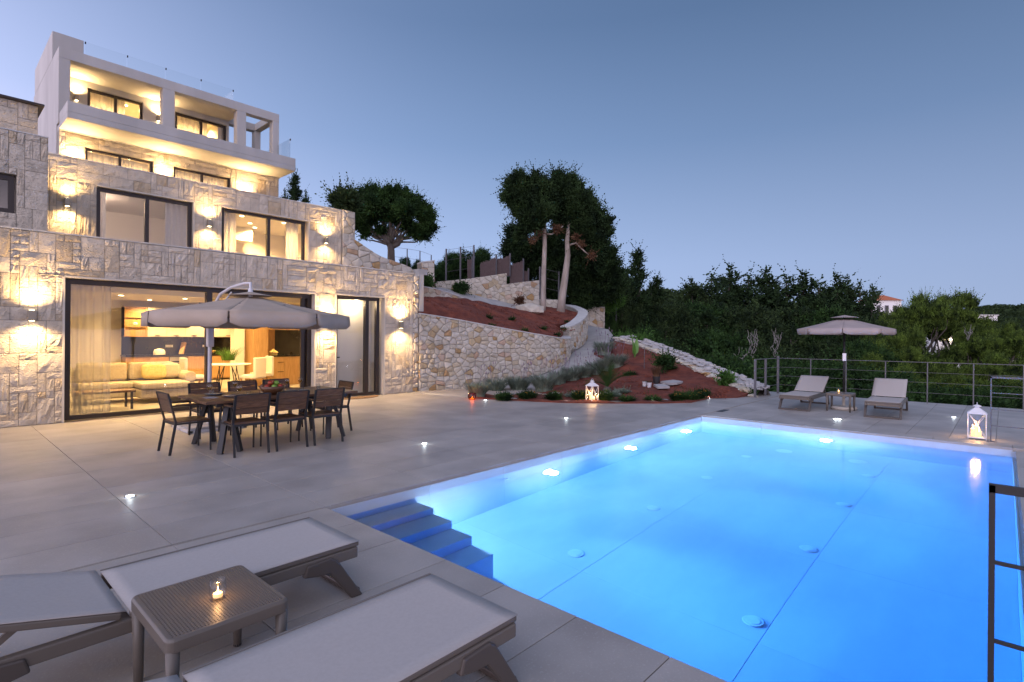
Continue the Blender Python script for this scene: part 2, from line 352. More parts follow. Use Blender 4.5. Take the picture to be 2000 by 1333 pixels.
# ------------------------------------------------------------------ terrace of pavers
PX0, PX1, PYA, PYB = 2.57, 10.93, -0.10, 4.63
WZ = -0.13
mb = MB()
for a, b in (((-4, 4.66), (17.35, 13.2)), ((-4, -3), (2.55, 4.66)), ((10.95, -3), (17.35, 4.66))):
    mb.box((a[0], a[1], -.5), (b[0], b[1], -.012))
mb.box((2.55, -.49, -.5), (10.95, -.43, -.012))
terr = tag(mb.build('terrace', M['grout']), 'large grey porcelain paved terrace around the pool', kind='structure')
def tilebox(mb, x0, x1, y0, y1, z=0.0, g=.0035):
    mb.box((x0+g, y0+g, z-.03), (x1-g, y1-g, z))
tile_meshes = {}
def tile(x0, x1, y0, y1, mtl, parent, z=0.0, name='tile'):
    key = (round(x1-x0, 3), round(y1-y0, 3), mtl.name)
    if key not in tile_meshes:
        b = MB(); g = .0015 if mtl.name == 'pool_tile' else .003; w2 = (x1-x0)/2-g; h2 = (y1-y0)/2-g; c = .002
        b.add([(-w2,-h2,-.03),(w2,-h2,-.03),(w2,h2,-.03),(-w2,h2,-.03),(-w2,-h2,-c),(w2,-h2,-c),(w2,h2,-c),(-w2,h2,-c),(-w2+c,-h2+c,0),(w2-c,-h2+c,0),(w2-c,h2-c,0),(-w2+c,h2-c,0)],
              [(0,1,5,4),(1,2,6,5),(2,3,7,6),(3,0,4,7),(4,5,9,8),(5,6,10,9),(6,7,11,10),(7,4,8,11),(8,9,10,11)])
        tile_meshes[key] = b.mesh('tile', mtl)
    return link(tile_meshes[key], name, parent, ((x0+x1)/2, (y0+y1)/2, z))
def cuts(a, b, lines): return [a] + [q for q in lines if a+.05 < q < b-.05] + [b]
xl = [1.30-1.255*k for k in range(4, 0, -1)] + [1.30 + 1.255*k for k in range(14)]
yl_near = [4.65-.57*k for k in range(14, 0, -1)] + [4.65, 5.21, 5.77, 6.33, 6.85] + [6.85+.965*k for k in range(1, 7)]
def field(x0, x1, y0, y1, parent=terr):
    xs = cuts(x0, x1, xl); ys = cuts(y0, y1, yl_near)
    for i in range(len(xs)-1):
        for j in range(len(ys)-1):
            cx, cyy = (xs[i]+xs[i+1])/2, (ys[j]+ys[j+1])/2
            if cyy > 7 and cx > 9.8 + (13-cyy)*.55: continue
            tile(xs[i], xs[i+1], ys[j], ys[j+1], M['tile'], parent)
field(-1.2, 17.33, 4.665, 12.36)
field(-1.0, 2.55, -1.0, 4.62)
field(11.25, 17.33, -1.6, 4.62)
# coping strip round the pool
for k in range(8):
    x0 = PX0 + k*(PX1-PX0)/8
for j in range(5):
    y0 = PYA + j*(PYB-PYA)/5; tile(10.95, 11.245, y0, y0+(PYB-PYA)/5, M['tile'], terr, .002)
tile(10.95, 11.245, -1.6, -.10, M['tile'], terr, .002)
for k in range(6): tile(2.56+k*1.398, 2.56+(k+1)*1.398, -.48, -.13, M['tile'], terr, -.03)
drain = MB(); pc = G(1412, 803)
drain.box((pc.x-.22, pc.y-.06, .001), (pc.x+.22, pc.y+.06, .006)); tag(drain.build('drain_cover', M['black']), 'dark slot drain cover set in the paving by the pool corner', 'drain cover')

# ------------------------------------------------------------------ pool
mb = MB(); B = -1.3368
mb.box((PX0-.3, PYA-.3, B-.2), (PX1+.3, PYB+.3, B))
mb.box((PX0-.012-.15, PYA-.15, B), (PX0-.012, PYB+.15, -.05)); mb.box((PX1+.012, PYA-.15, B), (PX1+.162, PYB+.15, -.05))
mb.box((PX0-.012, PYB+.012, B), (PX1+.012, PYB+.162, -.05)); mb.box((PX0-.012, PYA-.162, B), (PX1+.012, PYA-.012, -.14))
basin = tag(mb.build('pool_basin', M['pgrout']), 'tiled rectangular swimming pool with corner steps', kind='structure')
FZ = -1.335
nx, ny = 5, 2
xsl = [PX0 + (PX1-PX0)*k/nx for k in range(nx+1)]; ysl = [PYA, 1.35, 2.95, PYB]
for i in range(nx):
    for j in range(3): tile(xsl[i], xsl[i+1], ysl[j], ysl[j+1], M['ptile'], basin, FZ)
def wtile(x0, y0, x1, y1, z0, z1):   # vertical tile, thin box
    b = MB(); g = .0015
    if abs(x1-x0) > abs(y1-y0): b.box((x0+g, y0-.011, z0+g), (x1-g, y0, z1-g))
    else: b.box((x0-.011, y0+g, z0+g), (x0, y1-g, z1-g))
    b.build('tile', M['ptile'], basin)
zs = [-1.335, -.62, 0.0]
for i in range(7):
    for j in range(2):
        a = PX0+i*(PX1-PX0)/7; wtile(a, PYB+.011, a+(PX1-PX0)/7, PYB+.011, zs[j], zs[j+1]-(.03 if j else 0))
        wtile(a, PYA, a+(PX1-PX0)/7, PYA, zs[j], zs[j+1]-(.15 if j else 0))
for i in range(4):
    for j in range(2):
        a = PYA+i*(PYB-PYA)/4; wtile(PX1+.011, a, PX1+.011, a+(PYB-PYA)/4, zs[j], zs[j+1]-(.03 if j else 0))
        wtile(PX0, a, PX0, a+(PYB-PYA)/4, zs[j], zs[j+1]-(.03 if j else 0))
for k, (zt, yn) in enumerate(((-.30, 4.36), (-.48, 4.07), (-.67, 3.78), (-.87, 3.49), )):
    b = MB(); b.box((PX0+.001, yn, FZ+.001), (3.60, [PYB-.001, 4.36, 4.07, 3.78][k]-.001, zt)); b.build('step', M['ptile'], basin, bevel=.008)
# underwater lamps
def pool_lamp(p, nrm, e):
    nrm = Vector(nrm); b = MB(); b.lathe([(.0, .02), (.085, .018), (.10, .0)], n=20)
    rot = nrm.to_track_quat('Z', 'Y').to_euler()
    o = b.build('lamp_glass', M['emc'], basin, smooth=True); o.location = p; o.rotation_euler = rot
    b = MB(); b.lathe([(.10, -.002), (.125, .012), (.13, 0)], n=20); o = b.build('lamp_ring', M['ptile'], basin, smooth=True); o.location = p; o.rotation_euler = rot
    light('pool_beam', 'SPOT', Vector(p)+nrm*.06, e*2.7, (.88, .97, 1.0), basin, dir=nrm-ZU*.6, spot_size=math.radians(88), spot_blend=1.0, shadow_soft_size=.07)
    light('pool_light', 'POINT', Vector(p)+nrm*.09, e*.2, (.86, .97, 1.0), basin, shadow_soft_size=.07)
for x, z in ((3.70, -.78), (5.83, -.6), (7.95, -.6), (10.06, -.6)): pool_lamp((x, PYB, z), (0, -1, 0), 900)
pool_lamp((PX1, 2.34, -.55), (-1, 0, 0), 900)
for x in (5.0, 7.1, 9.1):
    b = MB(); b.lathe([(.0, .012), (.035, .012), (.045, 0)], n=14); o = b.build('wall_inlet', M['white'], basin, smooth=True); o.location = (x, PYB, -.38); o.rotation_euler = (PI/2, 0, 0)
for x in (4.5, 6.13, 7.77, 9.4):
    for y in (1.47, 3.2):
        b = MB(); b.lathe([(0, .009), (.05, .009), (.055, .006), (.075, .006), (.085, .0)], n=20); b.build('floor_inlet', M['white'], basin, loc=(x, y, FZ+.002))
for y in (1.74, 2.85):
    b = MB(); b.lathe([(0, .006), (.13, .006), (.14, 0)], n=24); b.build('floor_drain', M['white'], basin, loc=(10.24, y, FZ+.002))
b = MB(); b.box((PX0-.02, PYA-.02, B-.06), (PX1+.02, PYB+.02, WZ)); tag(b.build('pool_water', M['water']), 'still blue lit pool water', kind='structure')

# ------------------------------------------------------------------ stone cladding templates
def rough_block(seed, nx=4, nz=3, amp=.018):
    r = random.Random(seed); b = MB(); vs = []; fs = []
    for j in range(nz+1):
        for i in range(nx+1):
            edge = i in (0, nx) or j in (0, nz)
            x = -.5 + (i + (0 if i in (0, nx) else r.uniform(-.25, .25)))/nx; z = -.5 + (j + (0 if j in (0, nz) else r.uniform(-.25, .25)))/nz
            y = -.008 - r.uniform(0, .008) if edge else -.012 - r.uniform(0, amp)
            vs.append((x, y, z))
    idx = lambda i, j: j*(nx+1)+i
    for j in range(nz):
        for i in range(nx): fs.append((idx(i,j), idx(i+1,j), idx(i+1,j+1), idx(i,j+1)))
    ring = [idx(i,0) for i in range(nx+1)] + [idx(nx,j) for j in range(1,nz+1)] + [idx(i,nz) for i in range(nx-1,-1,-1)] + [idx(0,j) for j in range(nz-1,0,-1)]
    base = len(vs)
    for k in ring: vs.append((vs[k][0], .02, vs[k][2]))
    m_ = len(ring)
    for k in range(m_): fs.append((ring[(k+1)%m_], ring[k], base+k, base+(k+1)%m_))
    return vs, fs
TPL = [rough_block(s) for s in range(14)]
TPLM = []
for vs, fs in TPL:
    b = MB(); b.add(vs, fs); TPLM.append(b.mesh('stone', M['clad']))
def subdiv(brk, step):
    out = [brk[0]]
    for a, b in zip(brk, brk[1:]):
        k = max(1, round((b-a)/step)); out += [a+(b-a)*(i+1)/k for i in range(k)]
    return out
def ashlar(parent, y, X0, X1, Z0, Z1, openings, limit=290, step=.155, seed=1, zvis=None):
    r = random.Random(seed)
    bx = sorted({X0, X1} | {v for o in openings for v in (o[0], o[1]) if X0 < v < X1}); bz = sorted({Z0, Z1} | {v for o in openings for v in (o[2], o[3]) if Z0 < v < Z1})
    xs = subdiv(bx, step); zs = subdiv(bz, step); nx, nz = len(xs)-1, len(zs)-1
    used = [[any(o[0]-.01 < (xs[i]+xs[i+1])/2 < o[1]+.01 and o[2]-.01 < (zs[j]+zs[j+1])/2 < o[3]+.01 for o in openings) for j in range(nz)] for i in range(nx)]
    sizes = [(1,1),(2,1),(3,1),(4,1),(3,1),(1,3),(1,2),(2,2),(3,2),(4,2),(1,4),(2,3),(5,2),(3,3),(2,4)]
    rects = []
    for j in range(nz):
        for i in range(nx):
            if used[i][j]: continue
            opts = sizes[:]; r.shuffle(opts); opts.append((1,1))
            for a, b in opts:
                if i+a <= nx and j+b <= nz and all(not used[i+p][j+q] for p in range(a) for q in range(b)):
                    for p in range(a):
                        for q in range(b): used[i+p][j+q] = True
                    rects.append((xs[i], xs[i+a], zs[j], zs[j+b])); break
    rects.sort(key=lambda q: -(q[1]-q[0])*(q[3]-q[2]))
    if zvis is not None:
        vis = [q for q in rects if q[3] > zvis]; inv = [q for q in rects if q[3] <= zvis]
    else: vis, inv = rects, []
    rest = MB()
    for k, q in enumerate(vis):
        w_, h_ = q[1]-q[0]-.009, q[3]-q[2]-.009; cx, cz = (q[0]+q[1])/2, (q[2]+q[3])/2
        if k < limit:
            link(TPLM[r.randrange(14)], 'stone', parent, (cx, y, cz), (0, 0 if r.random() < .5 else PI, 0), (w_, r.uniform(.7, 1.35), h_))
        else:
            rest.t = r.random(); vs, fs = TPL[r.randrange(14)]; sc3 = Matrix.Diagonal((w_, r.uniform(.7, 1.3), h_, 1)); rest.add(vs, fs, Matrix.Translation((cx, y, cz)) @ sc3)
    for q in inv:
        rest.t = r.random(); vs, fs = TPL[r.randrange(14)]; rest.add(vs, fs, Matrix.Translation(((q[0]+q[1])/2, y, (q[2]+q[3])/2)) @ Matrix.Diagonal((q[1]-q[0]-.006, 1, q[3]-q[2]-.006, 1)))
    if rest.v: tag(rest.build('small_stones', M['clad'], parent), kind='stuff')
    return len(vis)
def wall_with_openings(mb, y0, y1, X0, X1, Z0, Z1, ops):
    ops = sorted(ops); x = X0
    for a, b, c, dd in ops:
        if a > x: mb.box((x, y0, Z0), (a, y1, Z1))
        if c > Z0+.01: mb.box((a, y0, Z0), (b, y1, c))
        if dd < Z1-.01: mb.box((a, y0, dd), (b, y1, Z1))
        x = b
    if X1 > x: mb.box((x, y0, Z0), (X1, y1, Z1))

# ------------------------------------------------------------------ villa
villa = thing('villa', 'four storey stepped stone and plaster villa with lit windows', 'building')
def window(x0, x1, z0, z1, y, mulls=(), fw=.085, dp=.09, panes=None, label=None):
    b = MB()
    b.box((x0, y, z1-fw), (x1, y+dp, z1)); b.box((x0, y, z0), (x1, y+dp, z0+fw*.8))
    b.box((x0, y+.001, z0), (x0+fw, y+dp-.001, z1)); b.box((x1-fw, y+.001, z0), (x1, y+dp-.001, z1))
    for mx_ in mulls: b.box((mx_-fw*.55, y-.006, z0+.01), (mx_+fw*.55, y+dp+.006, z1-.01))
    wdw = b.build('window', M['frame'], villa)
    if label: wdw['label'] = label
    ed = [x0+fw] + list(mulls) + [x1-fw]
    for i, (a, c) in enumerate(zip(ed, ed[1:])):
        if panes is not None and i not in panes: continue
        g = MB(); g.add([(a, y+.045, z0+fw*.8), (c, y+.045, z0+fw*.8), (c, y+.045, z1-fw), (a, y+.045, z1-fw)], [(0,1,2,3)]); g.build('pane', M['glass'], wdw)
    return wdw
def shell(X0, X1, Y0, Y1, Z0, Z1, wallm='iwall', t=.12, front=False):
    b = MB(); b.box((X0-t, Y0, Z0), (X0, Y1, Z1)); b.box((X1, Y0, Z0), (X1+t, Y1, Z1)); b.box((X0-t, Y1, Z0), (X1+t, Y1+t, Z1)); b.build('interior_wall', M[wallm], villa)
    b = MB(); b.box((X0-t, Y0, Z0-.1), (X1+t, Y1+t, Z0)); b.build('interior_floor', M['ifloor'], villa)
    b = MB(); b.box((X0-t, Y0, Z1), (X1+t, Y1+t, Z1+.1)); b.build('ceiling', M['iwall'], villa)
cl = MB(); cl.lathe([(0, -.004), (.05, -.004), (.062, 0)], n=14); CLM = cl.mesh('ceiling_light', M['emw'])
def downlight(x, y, z, e):
    link(CLM, 'ceiling_light', villa, (x, y, z-.001))
    light('downlight', 'SPOT', (x, y, z-.03), e*7.0, (1, .61, .22), villa, dir=(0,0,-1), spot_size=math.radians(150), spot_blend=.7, shadow_soft_size=.05)
# --- ground floor facade
GY = 12.35
gops = [(1.73, 6.47, 0.0, 2.60), (7.02, 8.46, 0.0, 2.62)]
b = MB(); wall_with_openings(b, GY+.03, GY+.32, -1.6, 9.41, 0, 3.34, gops); b.box((-1.6, GY+.35, 2.76), (9.41, 16.0, 2.95))
gw = b.build('ground_floor_wall', M['mortar'], villa)
ashlar(gw, GY+.03, .2, 9.41, 0.005, 3.345, gops, 300, .115, 3)
b = MB(); b.box((-1.6, GY+.005, 3.35), (9.41, GY+.36, 3.375)); b.build('coping', M['capstone'], villa)
b = MB()
for (x0, x1, z0, z1) in gops:
    b.box((x1-.012, GY+.0, z0), (x1+.02, GY+.3, z1)); b.box((x0-.02, GY+.0, z0), (x0+.012, GY+.3, z1)); b.box((x0, GY+.0, z1-.012), (x1, GY+.3, z1+.02))
b.build('window_reveal', M['reveal'], villa)
window(1.745, 6.455, .015, 2.585, GY+.17, mulls=(4.16,), fw=.1, dp=.12, panes=(0,), label='wide sliding glass door, its right leaf open onto the kitchen')
b = MB(); b.box((6.20, GY+.19, .03), (6.28, GY+.24, 2.5)); b.box((6.3, GY+.26, .03), (6.36, GY+.31, 2.5)); b.build('sliding_leaf_stile', M['frame'], villa)
b = MB(); b.box((1.79, GY+.155, .95), (1.82, GY+.17, 1.2)); b.build('door_handle', M['black'], villa)
window(7.035, 8.36, .02, 2.605, GY+.12, mulls=(7.98,), fw=.09, dp=.1, label='tall glass terrace door beside a narrow fixed light')
b = MB(); b.box((7.06, GY+.06, 1.02), (7.16, GY+.09, 1.05)); b.build('door_handle', M['black'], villa)
# interior of the ground floor
shell(-1.4, 9.3, GY+.33, 20.9, .0, 2.66)
b = MB(); b.box((6.72, GY+.34, 0), (6.80, 13.1, 2.66)); b.box((6.72, 13.1, 0), (9.3, 13.2, 2.66)); b.build('interior_wall', M['iwall'], villa)
light('hall_light', 'POINT', (7.9, 12.85, 2.45), 20, (1, .74, .44), villa, shadow_soft_size=.06); link(CLM, 'ceiling_light', villa, (7.9, 12.85, 2.658))
b = MB(); b.box((-1.3, 14.9, 2.52), (9.2, 15.3, 2.655)); b.build('ceiling_beam', M['iwall'], villa)
for (x, y) in ((2.6, 13.9), (3.9, 13.9), (5.3, 13.9), (3.0, 16.2), (4.6, 16.2), (6.2, 16.2), (3.8, 18.3), (5.4, 18.3), (7.0, 18.3), (4.9, 20.0), (6.7, 20.0), (8.2, 17.0), (6.3, 14.4)):
    downlight(x, y, 2.66, 27)
# --- left stone wing
WY = 14.0
wops = [(.0, 1.24, 3.88, 4.62)]
b = MB(); wall_with_openings(b, WY+.03, WY+.3, -1.6, 1.70, 2.95, 5.44, wops); b.box((-1.6, WY+.31, 5.2), (1.68, 20, 5.35)); b.box((1.45, WY+.3, 2.95), (1.68, 16.4, 5.2))
lw_ = b.build('wing_wall', M['mortar'], villa); ashlar(lw_, WY+.03, .3, 1.70, 2.95, 5.45, wops, 200, .12, 8, 3.3)
b = MB(); b.box((-1.6, WY+.005, 5.45), (1.70, WY+.32, 5.47)); b.build('coping', M['capstone'], villa)
window(0.0, 1.22, 3.9, 4.61, WY+.12, fw=.09)
b = MB(); b.box((-1.2, WY+1.5, 3.0), (1.4, WY+1.55, 5.1)); b.build('interior_wall', M['iwall'], villa)
b = MB(); b.box((-1.6, 16.03, 5.2), (1.76, 16.3, 6.66)); uw = b.build('upper_wing_wall', M['mortar'], villa); ashlar(uw, 16.03, .6, 1.76, 5.3, 6.66, [], 80, .17, 9)
b = MB(); b.box((-1.6, 15.9, 6.66), (1.86, 20, 6.70)); b.build('roof_edge', M['frame'], villa)
b = MB(); b.box((-1.6, 16.3, 5.3), (1.74, 19.9, 6.6)); b.build('rear_wall', M['plaster'], villa)
# --- first floor
FY = 16.0
fops = [(2.83, 4.92, 3.0, 5.12), (5.62, 8.15, 3.0, 5.13)]
b = MB(); wall_with_openings(b, FY+.03, FY+.3, 1.70, 9.27, 2.96, 5.65, fops); b.box((1.7, FY+.3, 5.21), (9.27, 20.0, 5.33)); fw_ = b.build('first_floor_wall', M['mortar'], villa)
ashlar(fw_, FY+.03, 1.72, 9.27, 2.96, 5.66, fops, 300, .125, 5, 3.6)
b = MB(); b.box((1.9, FY+.005, 5.66), (9.27, FY+.33, 5.685)); b.build('coping', M['capstone'], villa)
b = MB()
for (x0, x1, z0, z1) in fops: b.box((x1-.012, FY, z0), (x1+.02, FY+.28, z1)); b.box((x0, FY, z1-.012), (x1, FY+.28, z1+.02))
b.build('window_reveal', M['reveal'], villa)
window(2.84, 4.90, 3.02, 5.10, FY+.12, mulls=(3.88,), fw=.08); window(5.63, 8.07, 3.02, 5.11, FY+.12, mulls=(6.95,), fw=.08)
shell(2.2, 5.3, FY+.32, 19.6, 2.97, 5.2); shell(5.45, 9.1, FY+.32, 19.6, 2.97, 5.2)
link(CLM, 'ceiling_light', villa, (2.9, 17.0, 5.195)); light('downlight', 'POINT', (2.9, 17.6, 5.0), 42, (1, .70, .52), villa, shadow_soft_size=.1)
for (x, y) in ((6.6, 17.2), (7.9, 17.2), (7.2, 18.1), (7.6, 18.7), (6.2, 17.8)): downlight(x, y, 5.2, 60)
b = MB(); b.box((5.5, 18.9, 4.75), (7.6, 19.58, 5.19)); b.build('ceiling_beam', M['iwall'], villa)
b = MB(); b.box((8.9, 18.0, 3.0), (9.08, 18.9, 4.3)); b.box((7.9, 19.5, 3.0), (8.5, 19.59, 4.35)); b.build('inner_door', M['napkin'], villa)
# --- second floor (under the slab)
SY = 20.0
sops = [(3.26, 4.98, 5.4, 7.08), (5.55, 7.30, 5.4, 7.06)]
b = MB(); wall_with_openings(b, SY+.03, SY+.3, 2.66, 8.99, 5.33, 7.40, sops); sw_ = b.build('second_floor_wall', M['mortar'], villa)
ashlar(sw_, SY+.03, 2.66, 8.99, 5.35, 7.40, sops, 200, .16, 6, 6.0)
window(3.27, 4.97, 5.42, 7.07, SY+.1, mulls=(4.12,), fw=.055); window(5.56, 7.29, 5.42, 7.05, SY+.1, mulls=(6.42,), fw=.055)
shell(2.9, 8.9, SY+.32, 24.0, 5.36, 7.3)
for x in (3.6, 4.6, 6.0, 7.0): downlight(x, 21.2, 7.3, 55)
# --- slab, balcony and plaster frame
b = MB(); b.box((2.66, 18.75, 7.43), (9.02, 20.0, 7.60)); b.box((2.66, 18.75, 7.60), (9.02, 18.95, 7.885)); b.box((2.66, 18.95, 7.60), (2.86, 20.0, 7.885)); b.box((8.82, 18.95, 7.60), (9.02, 21.4, 7.885)); b.box((2.66, 20.0, 7.41), (9.02, 25, 7.58))
b.build('balcony_slab', M['plaster'], villa, bevel=.01)
b = MB()
z0, z1 = 7.60, 9.79
b.box((2.635, 20.0, z0), (2.90, 20.3, 9.49)); b.box((5.22, 20.0, z0), (5.56, 20.3, 9.49)); b.box((7.49, 20.0, z0), (7.80, 20.3, 9.49)); b.box((8.75, 20.0, z0), (8.98, 20.3, 9.49))
b.box((2.635, 20.0, 9.49), (8.98, 20.3, z1)); b.build('balcony_frame', M['plaster'], villa, bevel=.01)
b = MB(); b.box((2.635, 20.31, 5.0), (2.85, 25, 9.79)); b.box((2.633, 21.13, 9.79), (3.38, 24.75, 10.65)); b.build('side_wall', M['plaster'], villa, bevel=.01)
b = MB(); b.box((2.85, 20.31, 9.60), (7.80, 25, 9.785)); b.build('roof', M['plaster'], villa)
b = MB(); b.box((8.75, 20.31, 9.53), (8.975, 21.9, 9.785)); b.box((7.81, 21.62, 9.53), (8.74, 21.9, 9.785)); b.box((8.75, 21.6, 7.6), (8.97, 21.88, 9.52)); b.build('pergola_beam', M['plaster'], villa)
UY = 21.6
uops = [(3.56, 5.06, 7.6, 9.42), (6.02, 7.72, 7.6, 9.42)]
b = MB(); wall_with_openings(b, UY, UY+.2, 2.86, 7.80, 7.6, 9.6, uops); b.box((7.62, UY+.2, 7.6), (7.80, 25, 9.6)); b.build('balcony_wall', M['plaster'], villa)
window(3.57, 5.05, 7.62, 9.41, UY+.06, mulls=(4.31,), fw=.07); window(6.03, 7.71, 7.62, 9.41, UY+.06, mulls=(6.87,), fw=.07)
shell(3.0, 7.5, UY+.25, 24.8, 7.62, 9.55)
for x in (3.9, 4.8, 6.4, 7.2): downlight(x, 22.7, 9.55, 50)
def glass_panel(p, q, z0, z1, n=4, clip=True):
    p = Vector(p); q = Vector(q)
    for k in range(n):
        a = p.lerp(q, k/n+.004); c = p.lerp(q, (k+1)/n-.004); g = MB(); g.bar((a.x, a.y, (z0+z1)/2), (c.x, c.y, (z0+z1)/2), .012, z1-z0)
        g.build('glass_balustrade', M['clear'], villa)
        if clip:
            g = MB(); g.box((a.x-.015, a.y-.02, z1-.06), (a.x+.015, a.y+.02, z1)); g.build('glass_clamp', M['black'], villa)
glass_panel((3.40, 21.1, 0), (7.75, 21.1, 0), 9.78, 10.62); glass_panel((7.76, 21.1, 0), (7.76, 23.5, 0), 9.78, 10.62, 2)
glass_panel((8.92, 18.95, 0), (8.92, 21.5, 0), 7.87, 8.62, 2); glass_panel((7.85, 21.5, 0), (8.75, 21.5, 0), 7.6, 8.75, 1)
# pillar return of rubble at the corner and grey plaster fin
b = MB(); b.box((9.62, GY+.02, 2.3), (9.78, GY+.3, 3.36)); b.build('plaster_fin', M['plaster'], villa)

# curtains
def curtain(x0, x1, z0, z1, y, label, group=None, amp=.035, pitch=.13, m_='curtain'):
    b = MB(); n = max(8, int((x1-x0)/pitch*8)); vs = []; fs = []
    for i in range(n+1):
        u = i/n; x = x0+(x1-x0)*u; ph = 2*PI*(x-x0)/pitch + .7*math.sin(9*u*x1)
        vs.append((x, y+amp*math.sin(ph), z0)); vs.append((x+.01*math.sin(ph*1.7), y+amp*.8*math.sin(ph), z1))
    for i in range(n): fs.append((2*i, 2*i+2, 2*i+3, 2*i+1))
    b.add(vs, fs); o = b.build('curtain', M[m_], smooth=True); tag(o, label, 'curtain', group); return o
curtain(1.86, 2.52, .03, 2.6, GY+.55, 'pale sheer curtain inside the wide sliding door, bunched at its left end', m_='sheer')
curtain(8.05, 8.30, .03, 2.58, GY+.42, 'narrow pale curtain behind the fixed light of the tall terrace door')
curtain(2.92, 3.08, 3.0, 5.1, FY+.4, 'thin strip of blue grey curtain at the left edge of the first floor left window')
curtain(4.35, 4.85, 3.0, 5.1, FY+.4, 'blue grey curtain at the right edge of the first floor left window')
curtain(5.7, 6.15, 3.0, 5.1, FY+.4, 'blue grey curtain at the left edge of the first floor right window')
curtain(7.6, 7.98, 3.0, 5.1, FY+.4, 'blue grey curtain at the right edge of the first floor right window')
curtain(3.36, 4.6, 5.4, 7.03, SY+.36, 'backlit cream curtain in the left window under the balcony slab')
curtain(4.6, 4.92, 5.4, 7.03, SY+.40, 'darker folded curtain end in the left window under the balcony slab')
curtain(5.62, 7.22, 5.4, 7.03, SY+.36, 'backlit cream curtain in the right window under the balcony slab')
curtain(3.66, 4.62, 7.64, 9.4, UY+.3, 'backlit cream curtain in the left balcony window')
curtain(6.1, 7.15, 7.64, 9.4, UY+.3, 'backlit cream curtain in the right balcony window')

# wall lamps (up and down)
def wall_lamp(p, label, group, e=34, up=True):
    t = thing('wall_lamp', label.replace('small lit up and down wall lamp', 'lit lamp'), 'wall lamp', p, 0, group)
    b = MB(); b.box((-.05, -.10, -.09), (.05, -.0, .09)); b.build('lamp_body', M['sconce'], t, bevel=.004)
    for s in ((1, -1) if up else (-1,)):
        g = MB(); g.box((-.035, -.085, s*.0915-.0015), (.035, -.02, s*.0915+.0015)); g.build('lens', M['emw'], t)
        light('sconce_light', 'SPOT', (0, -.125, s*.10), e*2.5, (1, .64, .28), t, dir=(0, -.06, s), spot_size=math.radians(150), spot_blend=1.0, shadow_soft_size=.03)
    return t
for x, w_ in ((1.29, 'left of the wide sliding door'), (6.75, 'between the sliding door and the tall terrace door'), (8.93, 'at the right end of the ground floor facade')):
    wall_lamp((x, GY-.03, 1.89), 'lit wall lamp ' + w_, 'wall lamps on the ground floor', 42)
for x, w_ in ((2.27, 'left of the first floor left window'), (5.27, 'between the two first floor windows'), (8.68, 'right of the first floor right window')):
    wall_lamp((x, FY-.03, 4.60), 'lit stone wall lamp ' + w_, 'wall lamps on the first floor', 30)
for x, w_ in ((2.98, 'at the left end under the balcony slab'), (5.27, 'between the windows under the balcony slab'), (7.75, 'at the right end under the balcony slab')):
    wall_lamp((x, SY-.03, 6.42), 'lit wall lamp ' + w_, 'wall lamps under the balcony slab', 70)
wall_lamp((3.28, UY-.0, 8.98), 'lit wall lamp on the balcony left of its left window', 'wall lamps on the balcony', 42)
wall_lamp((5.50, UY-.0, 9.0), 'lit wall lamp on the balcony behind its middle column', 'wall lamps on the balcony', 42)
wall_lamp((.95, WY-.03, 2.75), 'lit wall lamp hidden behind the parapet below the wing window', 'wall lamps on the first floor', 40)

